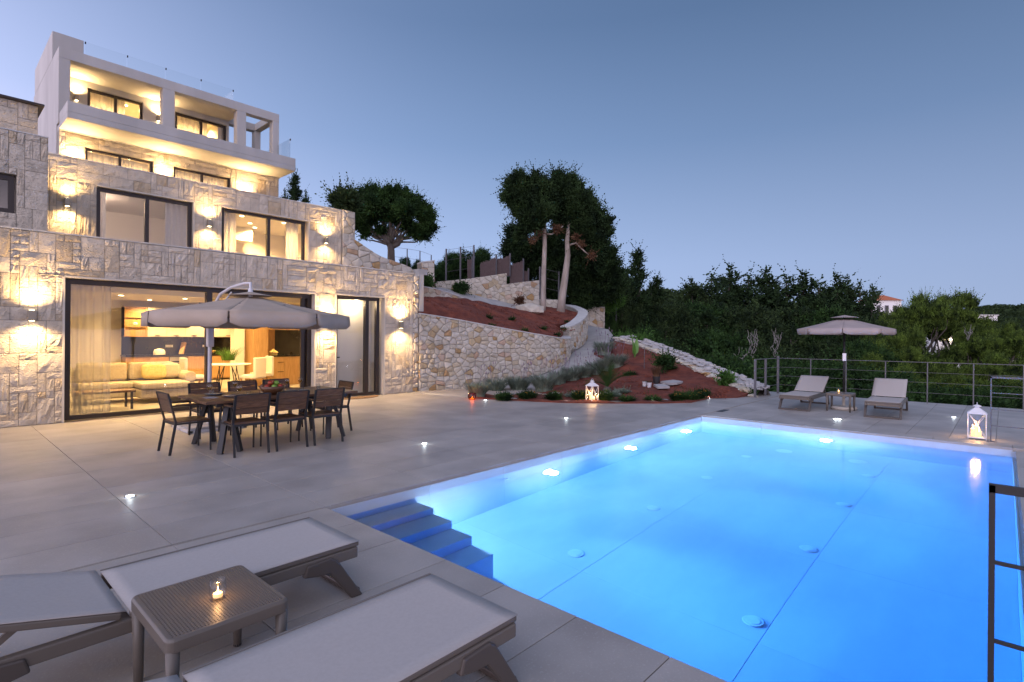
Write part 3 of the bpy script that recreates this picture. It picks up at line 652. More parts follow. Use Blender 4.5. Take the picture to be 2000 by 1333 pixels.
# ------------------------------------------------------------------ rubble walls
def clip_poly(poly, a, b, c):   # keep a*x+b*y<=c
    out = []; n = len(poly)
    for i in range(n):
        p, q = poly[i], poly[(i+1) % n]; dp = a*p[0]+b*p[1]-c; dq = a*q[0]+b*q[1]-c
        if dp <= 0: out.append(p)
        if (dp < 0 < dq) or (dq < 0 < dp):
            t = dp/(dp-dq); out.append((p[0]+(q[0]-p[0])*t, p[1]+(q[1]-p[1])*t))
    return out
def rubble_cells(Lw, Hf, size, r):
    """irregular stones in a strip of length Lw; Hf(u) gives (z0,z1)"""
    sx_, sz_ = size*1.7, size*.76; pts = []; j = 0; zmin = min(Hf(Lw*k/20)[0] for k in range(21)); zmax = max(Hf(Lw*k/20)[1] for k in range(21)); z = zmin
    while z < zmax + sz_:
        u = -sx_*r.random()
        while u < Lw + sx_:
            k = r.choice((.6, .8, 1, 1, 1.3)); pts.append((u + r.uniform(-.2, .2)*sx_, z + r.uniform(-.12, .12)*sz_)); u += sx_*k
        z += sz_*r.uniform(.75, 1.2)
    cells = []
    asp = 1.25
    for i, p in enumerate(pts):
        z0, z1 = Hf(min(max(p[0], 0), Lw))
        if p[0] < -sx_ or p[0] > Lw+sx_ or p[1] < z0-sz_*1.2 or p[1] > z1+sz_*1.2: continue
        poly = [(p[0]-sx_*1.3, p[1]-sz_*1.5), (p[0]+sx_*1.3, p[1]-sz_*1.5), (p[0]+sx_*1.3, p[1]+sz_*1.5), (p[0]-sx_*1.3, p[1]+sz_*1.5)]
        for q in pts:
            dx, dz = q[0]-p[0], (q[1]-p[1]); 
            if abs(dx) > sx_*2.6 or abs(dz) > sz_*2.8 or q is p: continue
            dzz = dz*asp; a, b_ = dx, dzz*asp; c = (dx*(p[0]+q[0]) + dzz*asp*(p[1]+q[1]))/2
            poly = clip_poly(poly, a, b_, c)
            if len(poly) < 3: break
        if len(poly) < 3: continue
        poly = clip_poly(poly, -1, 0, 0); 
        if len(poly) > 2: poly = clip_poly(poly, 1, 0, Lw)
        if len(poly) < 3: continue
        # clip by local top and bottom (linearised)
        e_ = .05; uc = min(max(p[0], 0), Lw); a0, a1 = Hf(max(0, uc-e_)); b0, b1 = Hf(min(Lw, uc+e_)); w_ = min(Lw, uc+e_)-max(0, uc-e_)
        k1 = (b1-a1)/w_; poly = clip_poly(poly, -k1, 1, a1-k1*max(0, uc-e_))
        if len(poly) > 2: k0 = (b0-a0)/w_; poly = clip_poly(poly, k0, -1, -(a0-k0*max(0, uc-e_)))
        if len(poly) < 3: continue
        ar = abs(sum(poly[i][0]*poly[(i+1)%len(poly)][1]-poly[(i+1)%len(poly)][0]*poly[i][1] for i in range(len(poly))))/2
        if ar < .25*size*size*.25: continue
        cells.append((ar, poly))
    return cells
def catmull(st, n=8):
    out = []
    for i in range(len(st)-1):
        p0 = st[max(0, i-1)]; p1 = st[i]; p2 = st[i+1]; p3 = st[min(len(st)-1, i+2)]
        for k in range(n):
            t = k/n; out.append(tuple(.5*((2*b)+(-a+c)*t+(2*a-5*b+4*c-dd)*t*t+(-a+3*b-3*c+dd)*t**3) for a, b, c, dd in zip(p0, p1, p2, p3)))
    out.append(tuple(st[-1])); return out
def rubble_wall(name, label, stations, size=.2, thick=.35, smooth=True, cap=0, seed=1, limit=290, side=1, parent=None, cat='wall', kind=None, capw=None):
    """stations (x,y,zb,zt); stones face to the right-hand side of travel when side=1"""
    r = random.Random(seed); st = catmull(stations) if smooth else stations
    cum = [0]
    for a, b in zip(st, st[1:]): cum.append(cum[-1] + math.hypot(b[0]-a[0], b[1]-a[1]))
    Lw = cum[-1]
    def at(u):
        for i in range(len(cum)-1):
            if u <= cum[i+1] or i == len(cum)-2:
                t = (u-cum[i])/max(1e-6, cum[i+1]-cum[i]); a, b = st[i], st[i+1]
                tx, ty = b[0]-a[0], b[1]-a[1]; ln = math.hypot(tx, ty) or 1
                return (a[0]+tx*t, a[1]+ty*t, a[2]+(b[2]-a[2])*t, a[3]+(b[3]-a[3])*t, side*ty/ln, -side*tx/ln)
    def norm_s(u):
        n_ = Vector((0, 0))
        for dd in (-.12, 0, .12):
            q = at(min(max(u+dd, 0), Lw)); n_ += Vector((q[4], q[5]))
        return n_.normalized()
    Hf = lambda u: (at(u)[2]-.05, at(u)[3])
    # backing
    b = MB(); nseg = max(2, int(Lw/.35)); vs = []; fs = []
    for k in range(nseg+1):
        u = Lw*k/nseg; q = at(u); nn = norm_s(u)
        for off, zz in ((0, q[2]-.4), (0, q[3]-.01), (-thick, q[3]-.01), (-thick, q[2]-.4)): vs.append((q[0]+nn.x*off, q[1]+nn.y*off, zz))
    for k in range(nseg):
        for e_ in range(4): fs.append((k*4+e_, k*4+(e_+1)%4, k*4+4+(e_+1)%4, k*4+4+e_))
    fs.append((0,1,2,3)); fs.append((nseg*4+3, nseg*4+2, nseg*4+1, nseg*4))
    b.add(vs, fs); root = b.build(name, M['mortar'], parent)
    if not parent: tag(root, label, cat, kind=kind)
    elif label: root['label'] = label
    cells = rubble_cells(Lw, Hf, size, r); cells.sort(key=lambda c: -c[0])
    rest = MB()
    for k, (ar, poly) in enumerate(cells):
        cx = sum(p[0] for p in poly)/len(poly); cz = sum(p[1] for p in poly)/len(poly); dpt = r.uniform(.018, .05)
        if (poly[1][0]-poly[0][0])*(poly[2][1]-poly[0][1]) - (poly[2][0]-poly[0][0])*(poly[1][1]-poly[0][1]) < 0: poly = poly[::-1]
        # drop tiny edges
        pp = []
        for q in poly:
            if not pp or math.hypot(q[0]-pp[-1][0], q[1]-pp[-1][1]) > .012: pp.append(q)
        if len(pp) < 3: continue
        rr_ = math.sqrt(ar); g1 = max(.6, 1-.010/rr_*1.3); g2 = max(.5, 1-.042/rr_*1.3)
        def W3(u, z, off):
            q = at(min(max(u, 0), Lw)); nn = norm_s(u); return Vector((q[0]+nn.x*off, q[1]+nn.y*off, z))
        o3 = W3(cx, cz, 0); vs = []; n_ = len(pp)
        for gg, off in ((g1, -.02), (g1, dpt*.45), (g2, dpt)):
            for q in pp:
                jt = r.uniform(-.004, .004); vs.append(W3(cx+(q[0]-cx)*gg, cz+(q[1]-cz)*gg+jt, off + (r.uniform(-.008, .008) if gg == g2 else 0)) - o3)
        vs.append(W3(cx+r.uniform(-.02, .02), cz+r.uniform(-.02, .02), dpt+r.uniform(.0, .018)) - o3)
        fs = []
        for i in range(n_):
            j = (i+1) % n_; fs += [(i, j, n_+j, n_+i), (n_+i, n_+j, 2*n_+j, 2*n_+i), (2*n_+i, 2*n_+j, 3*n_)]
        if side < 0: fs = [f[::-1] for f in fs]
        if k < limit:
            s_ = MB(); s_.add(vs, fs); s_.build('stone', M['rubble'], root, loc=o3)
        else:
            rest.t = r.random(); rest.add([v + o3 for v in vs], fs)
    if rest.v: tag(rest.build('small_stones', M['rubble'], root), kind='stuff')
    if cap:
        b = MB(); vs = []; fs = []; cw = capw or thick+.06; n2 = nseg*2
        for k in range(n2+1):
            u = Lw*k/n2; q = at(u); nn = norm_s(u); jt = r.uniform(-.01, .01)
            for off, zz in ((.04+jt, q[3]-.005), (.04+jt, q[3]+cap), (.04-cw+jt, q[3]+cap), (.04-cw+jt, q[3]-.005)): vs.append((q[0]+nn.x*off, q[1]+nn.y*off, zz))
        for k in range(n2):
            for e_ in range(4): fs.append((k*4+e_, k*4+(e_+1)%4, k*4+4+(e_+1)%4, k*4+4+e_))
        fs.append((0,1,2,3)); fs.append((n2*4+3, n2*4+2, n2*4+1, n2*4)); b.add(vs, fs); b.build('coping', M['capstone'], root)
    return root
def st(px, pyb, pyt, D):
    a = PD(px, pyb, D); c = PD(px, pyt, D); return (a.x, a.y, a.z, c.z)
# corner return on the villa
rubble_wall('corner_stones', None, [(9.42, GY+.04, 0, 3.34), (9.60, GY+.04, 0, 3.34)], .17, .25, False, 0, 4, parent=villa)
# main retaining wall with the curved end
w1 = [(9.62, GY+.02, 0, 2.22), st(882, 762, 624, 16.4), st(984, 745, 643, 17.7), st(1060, 728, 656, 18.8), st(1098, 712, 662, 19.7), st(1113, 694, 662, 20.8), st(1110, 678, 657, 22.0)]
rubble_wall('retaining_wall', 'long curving rubble stone retaining wall holding the upper red bed', w1, .18, .35, True, .03, 11, 300)
w2 = [st(1112, 684, 640, 21.8), st(1130, 678, 632, 22.7), st(1143, 667, 620, 24.2), st(1146, 655, 611, 25.6), st(1138, 645, 605, 27.0), st(1122, 632, 599, 28.2), st(1104, 622, 597, 29.2)]
rubble_wall('curved_wall', 'curved rubble wall with pale coping beyond the main retaining wall', w2, .2, .4, True, .05, 12, 295)
w3 = [st(850, 572, 551, 26), st(905, 582, 546, 26.6), st(950, 592, 540, 27.3), st(989, 602, 534, 28)]
rubble_wall('upper_terrace_wall', 'upper rubble wall below the reed screens', w3, .26, .5, False, 0, 13, 260)
w4 = [st(985, 600, 556, 27.9), st(1020, 608, 551, 28.2), st(1053, 614, 548, 28.6)]
rubble_wall('stepped_wall', 'middle rubble wall section stepping down behind the twin trunks', w4, .26, .5, False, 0, 14, 200)
w5 = [st(1053, 612, 585, 28.8), st(1090, 616, 586, 29.2)]
rubble_wall('low_stub_wall', 'short rubble wall section seen between the twin trunks', w5, .26, .4, False, 0, 15, 100)
w6 = [st(1125, 640, 602, 31), st(1168, 640, 601, 31.5), st(1181, 640, 601, 31.6)]
rubble_wall('gate_pier_wall', 'square ended rubble wall at the top of the ramp', w6, .27, .5, False, .03, 16, 140)
w7 = [st(820, 590, 560, 20.5), st(860, 592, 568, 21.4), st(910, 600, 585, 22.6), st(960, 606, 598, 24)]
rubble_wall('bed_back_wall', 'low rubble wall along the top of the upper red bed', w7, .22, .35, True, .03, 17, 160)
s0 = PY(693, 470, FY); s1 = PY(740, 500, FY); s2 = PY(800, 521, FY); s3 = PY(815, 540, FY)
rubble_wall('stair_side_wall', 'sloping rubble wall running down from the first floor corner', [(9.29, FY, 2.9, 5.05), (9.74, FY, 2.9, 4.78), (s1.x, FY, 2.9, 4.36), (s2.x, FY, 2.9, 4.10), (s3.x, FY, 2.9, 3.75)], .26, .4, False, 0, 18, 200)
rubble_wall('first_floor_corner_pier', None, [(9.28, FY-.01, 4.7, 5.70), (9.74, FY-.01, 4.7, 5.68)], .24, .35, False, 0, 19, parent=villa)
rubble_wall('gate_pier', 'square rubble pier beside the upper gate', [st(823, 580, 514, 22.5), st(848, 580, 511, 22.8)], .26, .5, False, .05, 20, 60, cat='pier')
# grey plaster stair cheeks by the pier
b = MB(); a = PD(742, 520, 18.9); c = PD(800, 545, 19.3)
b.prism([(PY(738,512,16.4).x, 3.0), (PY(738,512,16.4).x, 4.42), (PY(772,512,16.4).x, 4.32), (PY(803,535,16.4).x, 3.9), (PY(803,535,16.4).x, 3.0)], -16.9, -16.45, Matrix.Rotation(PI/2, 4, 'X'))
tag(b.build('stair_cheek', M['plaster']), 'grey plaster cheek wall behind the sloping rubble wall', 'wall')
b = MB(); p = PD(822, 533, 20.0); b.box((p.x-.25, p.y-.2, p.z-.1), (p.x+.15, p.y+.5, p.z+.1)); b.box((p.x-.2, p.y-.1, p.z-1.0), (p.x-.06, p.y+.3, p.z-.101)); tag(b.build('planter_slab', M['plaster']), 'grey plaster slab ledge at the corner of the terrace roof', 'ledge')

# ------------------------------------------------------------------ terrain patches
def patch(name, boundary, extra, m_, spacing=.22, amp=.02, kind='structure', skirt=.35, label=None, nscale=1.5):
    pts = [Vector(p) for p in boundary] + [Vector(p) for p in extra]
    bnd = []
    B_ = [Vector(p) for p in boundary]
    for a, c in zip(B_, B_[1:] + B_[:1]):
        k = max(1, int((c-a).length/spacing)); bnd += [a.lerp(c, i/k) for i in range(k)]
    def zat(x, y):
        sw_ = sz = 0
        for p in pts:
            d2 = (p.x-x)**2+(p.y-y)**2+.02; w_ = 1/d2**1.6; sw_ += w_; sz += w_*p.z
        return sz/sw_
    x0 = min(p.x for p in bnd); x1 = max(p.x for p in bnd); y0 = min(p.y for p in bnd); y1 = max(p.y for p in bnd)
    grid = []; poly = [(p.x, p.y) for p in bnd]
    def inside(x, y):
        c = False; j = len(poly)-1
        for i in range(len(poly)):
            if (poly[i][1] > y) != (poly[j][1] > y) and x < (poly[j][0]-poly[i][0])*(y-poly[i][1])/(poly[j][1]-poly[i][1])+poly[i][0]: c = not c
            j = i
        return c
    y = y0
    while y < y1:
        x = x0
        while x < x1:
            xx, yy = x+rnd.uniform(-.3, .3)*spacing, y+rnd.uniform(-.3, .3)*spacing
            if inside(xx, yy) and min((xx-p.x)**2+(yy-p.y)**2 for p in bnd) > (spacing*.5)**2: grid.append(Vector((xx, yy)))
            x += spacing
        y += spacing
    nb = len(bnd); V2 = [Vector((p.x, p.y)) for p in bnd] + grid
    vo, eo, fo, ov, oe, of = delaunay_2d_cdt(V2, [(i, (i+1) % nb) for i in range(nb)], [list(range(nb))], 1, 1e-5)
    vs = []
    for i, v in enumerate(vo):
        src = ov[i][0] if ov[i] else -1
        if 0 <= src < nb: z = bnd[src].z
        else: z = zat(v.x, v.y) + amp*noise.noise(Vector((v.x*nscale, v.y*nscale, 0)))*2 + amp*noise.noise(Vector((v.x*5, v.y*5, 3)))
        vs.append((v.x, v.y, z))
    b = MB(); fs = [tuple(f) for f in fo]
    b.add(vs, fs); n0 = len(vs)
    sk = [(p.x, p.y, p.z-skirt) for p in bnd] + [tuple(p) for p in bnd]
    b.add(sk, [(i, (i+1) % nb, nb+(i+1) % nb, nb+i) for i in range(nb)])
    o = b.build(name, m_, smooth=True); tag(o, label, kind=kind); o['zat'] = 0; return o, zat
def hit(px, py, zf, a=13.0, c=27.0):
    r = ray(px, py); q = CAM + r*a; 
    n_ = 90
    for i in range(1, n_+1):
        q = CAM + r*(a+(c-a)*i/n_)
        if q.z <= zf(q.x, q.y): break
    return Vector((q.x, q.y, zf(q.x, q.y)))
g0 = lambda px, py, z=.0: G(px, py, z)
# concrete path along the wall foot and the ramp
path_b = [g0(806,769,.012), g0(868,774,.012), g0(918,777,.012), PD(955,770,15.9), PD(1000,762,16.6), PD(1055,757,17.2), PD(1090,745,18.0), PD(1130,735,18.7), PD(1165,718,19.8), PD(1185,706,20.6), PD(1165,692,21.4), PD(1157,684,22.0), PD(1190,668,23.6), PD(1197,655,25), PD(1188,644,28), PD(1150,636,31), PD(1122,638,29.5), PD(1140,652,26.8), PD(1143,668,24.6), PD(1128,682,22.8), PD(1113,695,21.1), PD(1099,715,19.6), PD(1062,732,18.7), PD(984,748,17.6), PD(882,764,16.3)]
ramp, rz = patch('garden_ramp', path_b, [], M['concrete'], .3, .004, label='pale concrete ramp rising past the curved wall')
# lower bed
bed_b = [g0(918,776,.03), g0(975,779.5,.03), g0(1035,782.5,.03), g0(1090,785,.03), g0(1145,786,.03), g0(1220,786.5,.03), g0(1290,786.5,.03), g0(1350,785,.03), g0(1385,777,.03), g0(1440,775.5,.03), PD(1462,769,14.9), PD(1430,756,15.7), PD(1380,735,17), PD(1330,712,18.6), PD(1280,690,20.3), PD(1240,676,21.8), PD(1200,666,23), PD(1170,680,21.9), PD(1160,690,21.3), PD(1188,706,20.45), PD(1168,719,19.6), PD(1132,737,18.5), PD(1090,748,17.8), PD(1055,760,17.0), PD(1000,765,16.4), PD(955,772,15.7)]
bed_x = [PD(1200,740,17.2), PD(1250,735,17.4), PD(1300,750,16.2), PD(1230,710,19.2)]
bed, bz = patch('garden_bed', bed_b, bed_x, M['soil'], .16, .035, label='red earth bed planted with lavender by the terrace edge')
# upper bed
ub_b = [(9.66, GY+.3, 2.16)] + [PD(882,622,16.8), PD(984,640,18.1), PD(1055,652,19.2), PD(1088,656,20.0), PD(1100,648,22), PD(1082,634,22.6), PD(1110,631,23.4), PD(1135,618,25), PD(1130,611,26.5), PD(1100,604,27.6), PD(1060,600,26.8), PD(1010,604,25.2), PD(960,598,24.0), PD(910,588,22.9), PD(860,581,21.7), PD(820,581,20.6), PD(808,584,18.5)]
ub, ubz = patch('upper_garden_bed', ub_b, [PD(900,605,18.8), PD(1000,625,20.4), PD(1060,625,22.5)], M['soil'], .2, .05, label='sloping bare red earth bed above the retaining wall')
# upper road
rd_b = [PD(838,566,21.9), PD(870,569,22.3), PD(915,584,23.3), PD(960,596,24.5), PD(1010,603,25.8), PD(1060,600,27.4), PD(1103,603,28.4), PD(1100,612,29.5), PD(1053,604,28.6), PD(1020,600,28.1), PD(985,594,27.8), PD(950,584,27.2), PD(905,574,26.5), PD(850,562,25.9)]
rd, _ = patch('upper_drive', rd_b, [], M['concrete'], .4, .004, label='pale concrete drive climbing behind the upper bed')
# roof terrace garden behind the sloping wall
tb = [(9.8, 16.45, 4.0), (12.2, 16.45, 3.3), (12.6, 17.5, 3.5), PD(838,555,22.3), PD(850,545,26), PD(800,530,30), PD(700,510,30), PD(690,500,24)]
patch('upper_terrace', tb, [(14.1, 20.1, 4.6)], M['soil'], .6, .03, label='planted terrace behind the first floor')
# white rock edging of the lower bed
ed = [PD(1200,664,23), PD(1240,676,21.8), PD(1280,692,20.3), PD(1330,714,18.6), PD(1380,737,17), PD(1425,757,15.8), PD(1455,770,15.0)]
b = MB(); r_ = random.Random(5); N_ = 60
edge = tag(empty('edging_wall', (0,0,0)), 'low crumbling white stone edging along the far side of the red bed', 'edging')
def epos(u):
    i = min(int(u*(len(ed)-1)), len(ed)-2); return ed[i].lerp(ed[i+1], u*(len(ed)-1)-i)
def rock(c, sx_, sy_, sz_, r, name='stone', m_=None, parent=None, rz=None):
    bm = bmesh.new(); bmesh.ops.create_icosphere(bm, subdivisions=1, radius=1)
    for v in bm.verts: v.co = Vector((v.co.x*sx_, v.co.y*sy_, v.co.z*sz_))*r.uniform(.78, 1.15)
    me = bpy.data.meshes.new(name); bm.to_mesh(me); bm.free(); me.materials.append(m_ or M['rubble'])
    return link(me, name, parent, c, (r.uniform(-.1,.1), r.uniform(-.1,.1), r.uniform(0, 3) if rz is None else rz))
edir = (ed[-1]-ed[0]); eaz = math.atan2(edir.y, edir.x)
for k in range(46):
    u = k/46; c = epos(u); nrm = Vector((-edir.y, edir.x, 0)).normalized()*(-1)
    if nrm.dot(VIEW) < 0: nrm = -nrm
    for row in range(3):
        cc = c + nrm*(.12+.28*row+r_.uniform(-.05,.05)) + ZU*(.07 + .05*row - .0*u)
        rock(cc, r_.uniform(.22,.36), r_.uniform(.15,.20), r_.uniform(.045,.07)*(1.8 if r_.random() < .08 else 1), r_, 'stone', M['rubble'] if row == 0 else M['gravelw'], edge, eaz+r_.uniform(-.12,.12))
b = MB(); vs = []; fs = []
for k in range(len(ed)):
    nrm = Vector((-edir.y, edir.x, 0)).normalized(); nrm = nrm if nrm.dot(VIEW) > 0 else -nrm
    for off, zz in ((.02, .06), (.75, .12), (1.1, -.5), (.0, -.5)): q = ed[k]+nrm*off; vs.append((q.x, q.y, q.z+zz))
for k in range(len(ed)-1):
    for e_ in range(4): fs.append((k*4+e_, k*4+(e_+1)%4, k*4+4+(e_+1)%4, k*4+4+e_))
b.add(vs, fs); b.build('stone_core', M['gravelw'], edge)
r_ = random.Random(9)
for k, (px, py) in enumerate(((1448,772),(1458,770),(1468,774),(1452,768),(1462,767))):
    rock(G(px, py, .03)+V(.1,0,0), .17, .13, .06, r_, 'flat_rock', M['rubble']); o = bpy.data.objects[-1] if False else None
rocks = [o for o in col.objects if o.name.startswith('flat_rock')]
for o, q in zip(rocks, ('leftmost, by the last edging stone', 'in the middle of the heap', 'nearest the railing post, in front', 'at the back left', 'at the back right')): tag(o, 'flat pale rock of the heap below the edging, ' + q, 'rock', 'flat rocks by the terrace corner')
rk = rock(PD(1035, 605, 24.6), .75, .35, .32, random.Random(3), 'boulder', M['rubble']); tag(rk, 'large pale boulder on the upper bed left of the twin trunks', 'boulder')

# ------------------------------------------------------------------ vegetation
def leaf_tufts(b, lobes, n, size, r, up=.3, k=3, inner=.25, wid=.3, spread=.8):
    wts = [l[1].x*l[1].y + l[1].y*l[1].z + l[1].x*l[1].z for l in lobes]; tot = sum(wts)
    for c, rad in lobes:
        m_ = int(n*(rad.x*rad.y+rad.y*rad.z+rad.x*rad.z)/tot)
        for i in range(m_):
            dv = Vector((r.gauss(0,1), r.gauss(0,1), r.gauss(0,1))).normalized()
            isin = r.random() < inner
            f = r.uniform(.35, .8) if isin else r.uniform(.75, 1.12)
            nz_ = noise.noise((c+dv*1.3)*2.3); f *= 1+.5*nz_
            p = c + Vector((dv.x*rad.x, dv.y*rad.y, dv.z*rad.z))*f
            b.t = r.random()
            wisp = (not isin) and r.random() < .12
            if wisp: p = c + Vector((dv.x*rad.x, dv.y*rad.y, dv.z*rad.z))*.95
            ax = (dv*.7 + ZU*up + Vector((r.uniform(-1,1), r.uniform(-1,1), r.uniform(-1,1)))*spread*.7).normalized(); L_ = size*r.uniform(1.0, 2.6)*(1.2 if isin else (2.3 if wisp else 1))
            kk_ = k+2+(3 if wisp else 0)
            for q in range(kk_):
                u = q/(kk_-1); p2 = p + ax*L_*(u-(.15 if wisp else .35))
                dd = (ax*.9 + Vector((r.uniform(-1,1), r.uniform(-1,1), r.uniform(-1,1)))*.9*(1-.5*u)).normalized()
                ln = size*r.uniform(.55, 1.1)*(1.1-.5*u)*(1.35 if isin else 1); sd = dd.cross(Vector((r.uniform(-1,1), r.uniform(-1,1), r.uniform(-1,1)))).normalized()*ln*wid
                n0 = len(b.v); b.v += [tuple(p2), tuple(p2+dd*ln*.5+sd), tuple(p2+dd*ln), tuple(p2+dd*ln*.5-sd)]; b.f.append((n0, n0+1, n0+2, n0+3)); b.tone += [b.t]*4
def limb(b, p, q, r0, r1, r, n=6, wob=.12, seg=5):
    p = Vector(p); q = Vector(q); ln = (q-p).length; pts = []; rs = []
    for i in range(seg+1):
        t = i/seg; j = Vector((r.uniform(-1,1), r.uniform(-1,1), r.uniform(-.5,.5)))*wob*ln*.25*math.sin(PI*t); pts.append(p.lerp(q, t)+j); rs.append(r0+(r1-r0)*t)
    b.tube(pts, rs, n); return pts
# prototypes, ten metres tall
PROTO = {}
def proto_tree(key, fn, leafm, barkm='dbark'):
    r = random.Random(hash(key) % 1 + len(PROTO)*17+3); tr = MB(); lobes, opts = fn(r, tr)
    cr = MB(); leaf_tufts(cr, lobes, r=r, **opts)
    PROTO[key] = (cr.mesh('crown', M[leafm]), tr.mesh('trunk', M[barkm], True))
def conifer(H_=10, R_=1.9, base=.8, n=5200, size=.24, lean=0, jag=.5, full=1.0):
    def f(r, tr):
        limb(tr, (0,0,0), (lean, 0, H_*.93), .2, .03, r, 8, .05, 8); lobes = []; z = base
        while z < H_*.96:
            t = (z-base)/(H_-base); R = R_*((1-t)**.75)*(.55+.45*min(1, t*5))+.12
            k = max(1, int(5*R/R_+1))
            for i in range(k):
                a = r.uniform(0, 2*PI); d = R*r.uniform(.35, .85)*full; s_ = max(.22, R*r.uniform(.28, .5))
                c = Vector((math.cos(a)*d+lean*t, math.sin(a)*d, z+r.uniform(-.2,.3))); lobes.append((c, Vector((s_, s_, s_*r.uniform(.6, 1.0)))))
                if r.random() < .35: limb(tr, (lean*t, 0, z-.4), c, .04, .01, r, 5)
            z += .42
        for i in range(7):  # ragged side shoots
            a = r.uniform(0, 2*PI); zz = r.uniform(base+1, H_*.9); t = (zz-base)/(H_-base); R = R_*((1-t)**.75)
            lobes.append((Vector((math.cos(a)*R*1.1, math.sin(a)*R*1.1, zz+.2)), Vector((.3, .3, .45))*jag*1.6))
        lobes.append((Vector((lean, 0, H_-.35)), Vector((.13, .13, .5))))
        return lobes, dict(n=n, size=size, up=.75, k=3, inner=.3)
    return f
def broadcrown(H_=10, R_=4.2, zc=6.2, hz=3.3, nl=26, n=6000, size=.22, up=.25, cut=-.35, lobe=(.9,1.6)):
    def f(r, tr):
        limb(tr, (0,0,0), (0,0,zc-hz*.6), .3, .22, r, 9, .1, 6); lobes = []
        for i in range(nl):
            dv = Vector((r.gauss(0,1), r.gauss(0,1), r.gauss(0,1))).normalized()
            if dv.z < cut: dv.z = -dv.z*.5
            f_ = r.uniform(.55, .9); c = Vector((dv.x*R_*f_, dv.y*R_*f_, zc+dv.z*hz*f_)); s_ = r.uniform(*lobe); lobes.append((c, Vector((s_, s_, s_*.62))))
            if i % 3 == 0: limb(tr, (0,0,zc-hz*.6), c, .13, .03, r, 6, .35)
        return lobes, dict(n=n, size=size, up=up, k=3, inner=.2)
    return f
proto_tree('cyp1', conifer(), 'cyp'); proto_tree('cyp2', conifer(R_=2.5, n=6400, jag=.8), 'cyp'); proto_tree('cyp3', conifer(R_=3.1, n=7200, base=.4, size=.26, jag=.9), 'jun')
proto_tree('slim', conifer(R_=.85, base=.2, n=3600, size=.2, jag=.2), 'cyp')
proto_tree('pine1', broadcrown(R_=3.3, zc=5.9, hz=3.9, nl=30, n=9500, size=.2, up=1.4, cut=-.8, lobe=(.4, .85)), 'pine'); proto_tree('pine2', broadcrown(R_=4.1, zc=5.4, hz=4.3, nl=40, n=12000, size=.2, up=1.4, cut=-.85, lobe=(.4, .95)), 'pine')
proto_tree('broad1', broadcrown(R_=3.6, zc=5.5, hz=4.2, nl=40, n=8000, size=.30, cut=-.9), 'broad'); proto_tree('broad2', broadcrown(R_=4.6, zc=5.2, hz=4.4, nl=48, n=9000, size=.30, cut=-.95), 'jun')
proto_tree('bush', broadcrown(R_=6, zc=4.6, hz=4.8, nl=40, n=7500, size=.42, cut=-.9, lobe=(1.4, 2.4)), 'broad'); proto_tree('bush2', broadcrown(R_=6.5, zc=4.6, hz=4.8, nl=40, n=7500, size=.42, cut=-.9, lobe=(1.4, 2.4)), 'bright')
ORD = ['first', 'second', 'third', 'fourth', 'fifth', 'sixth', 'seventh', 'eighth', 'ninth', 'tenth', 'eleventh', 'twelfth', 'thirteenth', 'fourteenth', 'fifteenth', 'sixteenth', 'seventeenth', 'eighteenth', 'nineteenth', 'twentieth']
def plant(key, px, ytop, D, label, wscale=1.0, base=None, name='tree', cat='tree', group=None, rz=None):
    p = PD(px, ytop, D); z0 = gz(p.x, p.y)-.3 if base is None else base; h = max(.4, p.z-z0)/10.0; w_ = h*wscale
    t = thing(name, label, cat, (p.x, p.y, z0), rnd.uniform(0, 6.28) if rz is None else rz, group); t.scale = (w_, w_, h)
    cr, tk = PROTO[key]; link(cr, 'crown', t); link(tk, 'trunk', t); return t
def row(specs, desc, name, where, group):
    specs = sorted(specs, key=lambda s: s[1])
    for i, (key, px, yt, D, ws) in enumerate(specs): plant(key, px, yt, D, '%s, %s from the left' % (desc, ORD[i]), ws, name=name, group=group)
# skyline of the wood
row([('cyp2',1210,520,40,1.6),('cyp3',1188,475,38,1.1),('slim',1247,491,42,1.5),('cyp1',1225,528,46,1.3),('slim',1283,545,46,1.6),('cyp3',1272,556,46,1.1),('cyp3',1352,548,58,1.5),('cyp2',1390,529,60,1.6),('cyp1',1426,522,62,1.6),('cyp2',1462,531,62,1.6),('cyp1',1498,528,62,1.8),
     ('cyp2',1536,530,60,1.5),('cyp1',1570,536,60,2.0),('cyp2',1600,546,58,1.5),('cyp1',1634,541,58,1.6),('cyp1',1652,545,60,1.5),('cyp3',1680,556,58,1.2)], 'dark conifer on the skyline of the wood', 'conifer', 'on the skyline', 'dark conifers on the skyline of the wood')
plant('cyp1', 1703, 563, 50, 'thin dark conifer standing against the red roofed white house', .9, name='conifer')
row([('broad2',1292,588,40,1.0),('cyp3',1322,590,44,1.3),('broad1',1368,590,44,1.0),('cyp2',1402,585,46,1.7),('broad2',1440,592,44,1.0),('cyp3',1478,590,44,1.3),('broad2',1515,594,46,1.0),('cyp3',1556,596,44,1.4),('broad1',1595,600,44,1.0),('cyp3',1640,602,44,1.3),('broad2',1682,612,42,1.0)],
    'dark green tree in the second rank of the wood', 'tree', 'below the skyline', 'trees in the second rank of the wood')
row([('broad1',1262,640,30,.9),('cyp3',1300,632,32,1.2),('broad2',1345,640,31,.9),('slim',1380,615,33,2.4),('broad1',1412,645,30,1.0),('cyp3',1450,640,31,1.3),('broad2',1500,645,30,1.0),('cyp3',1545,640,31,1.3),('broad2',1590,655,29,.9),('broad1',1690,665,28,.9)],
    'mid green tree on the slope', 'tree', 'below the second rank', 'mid green trees on the slope')
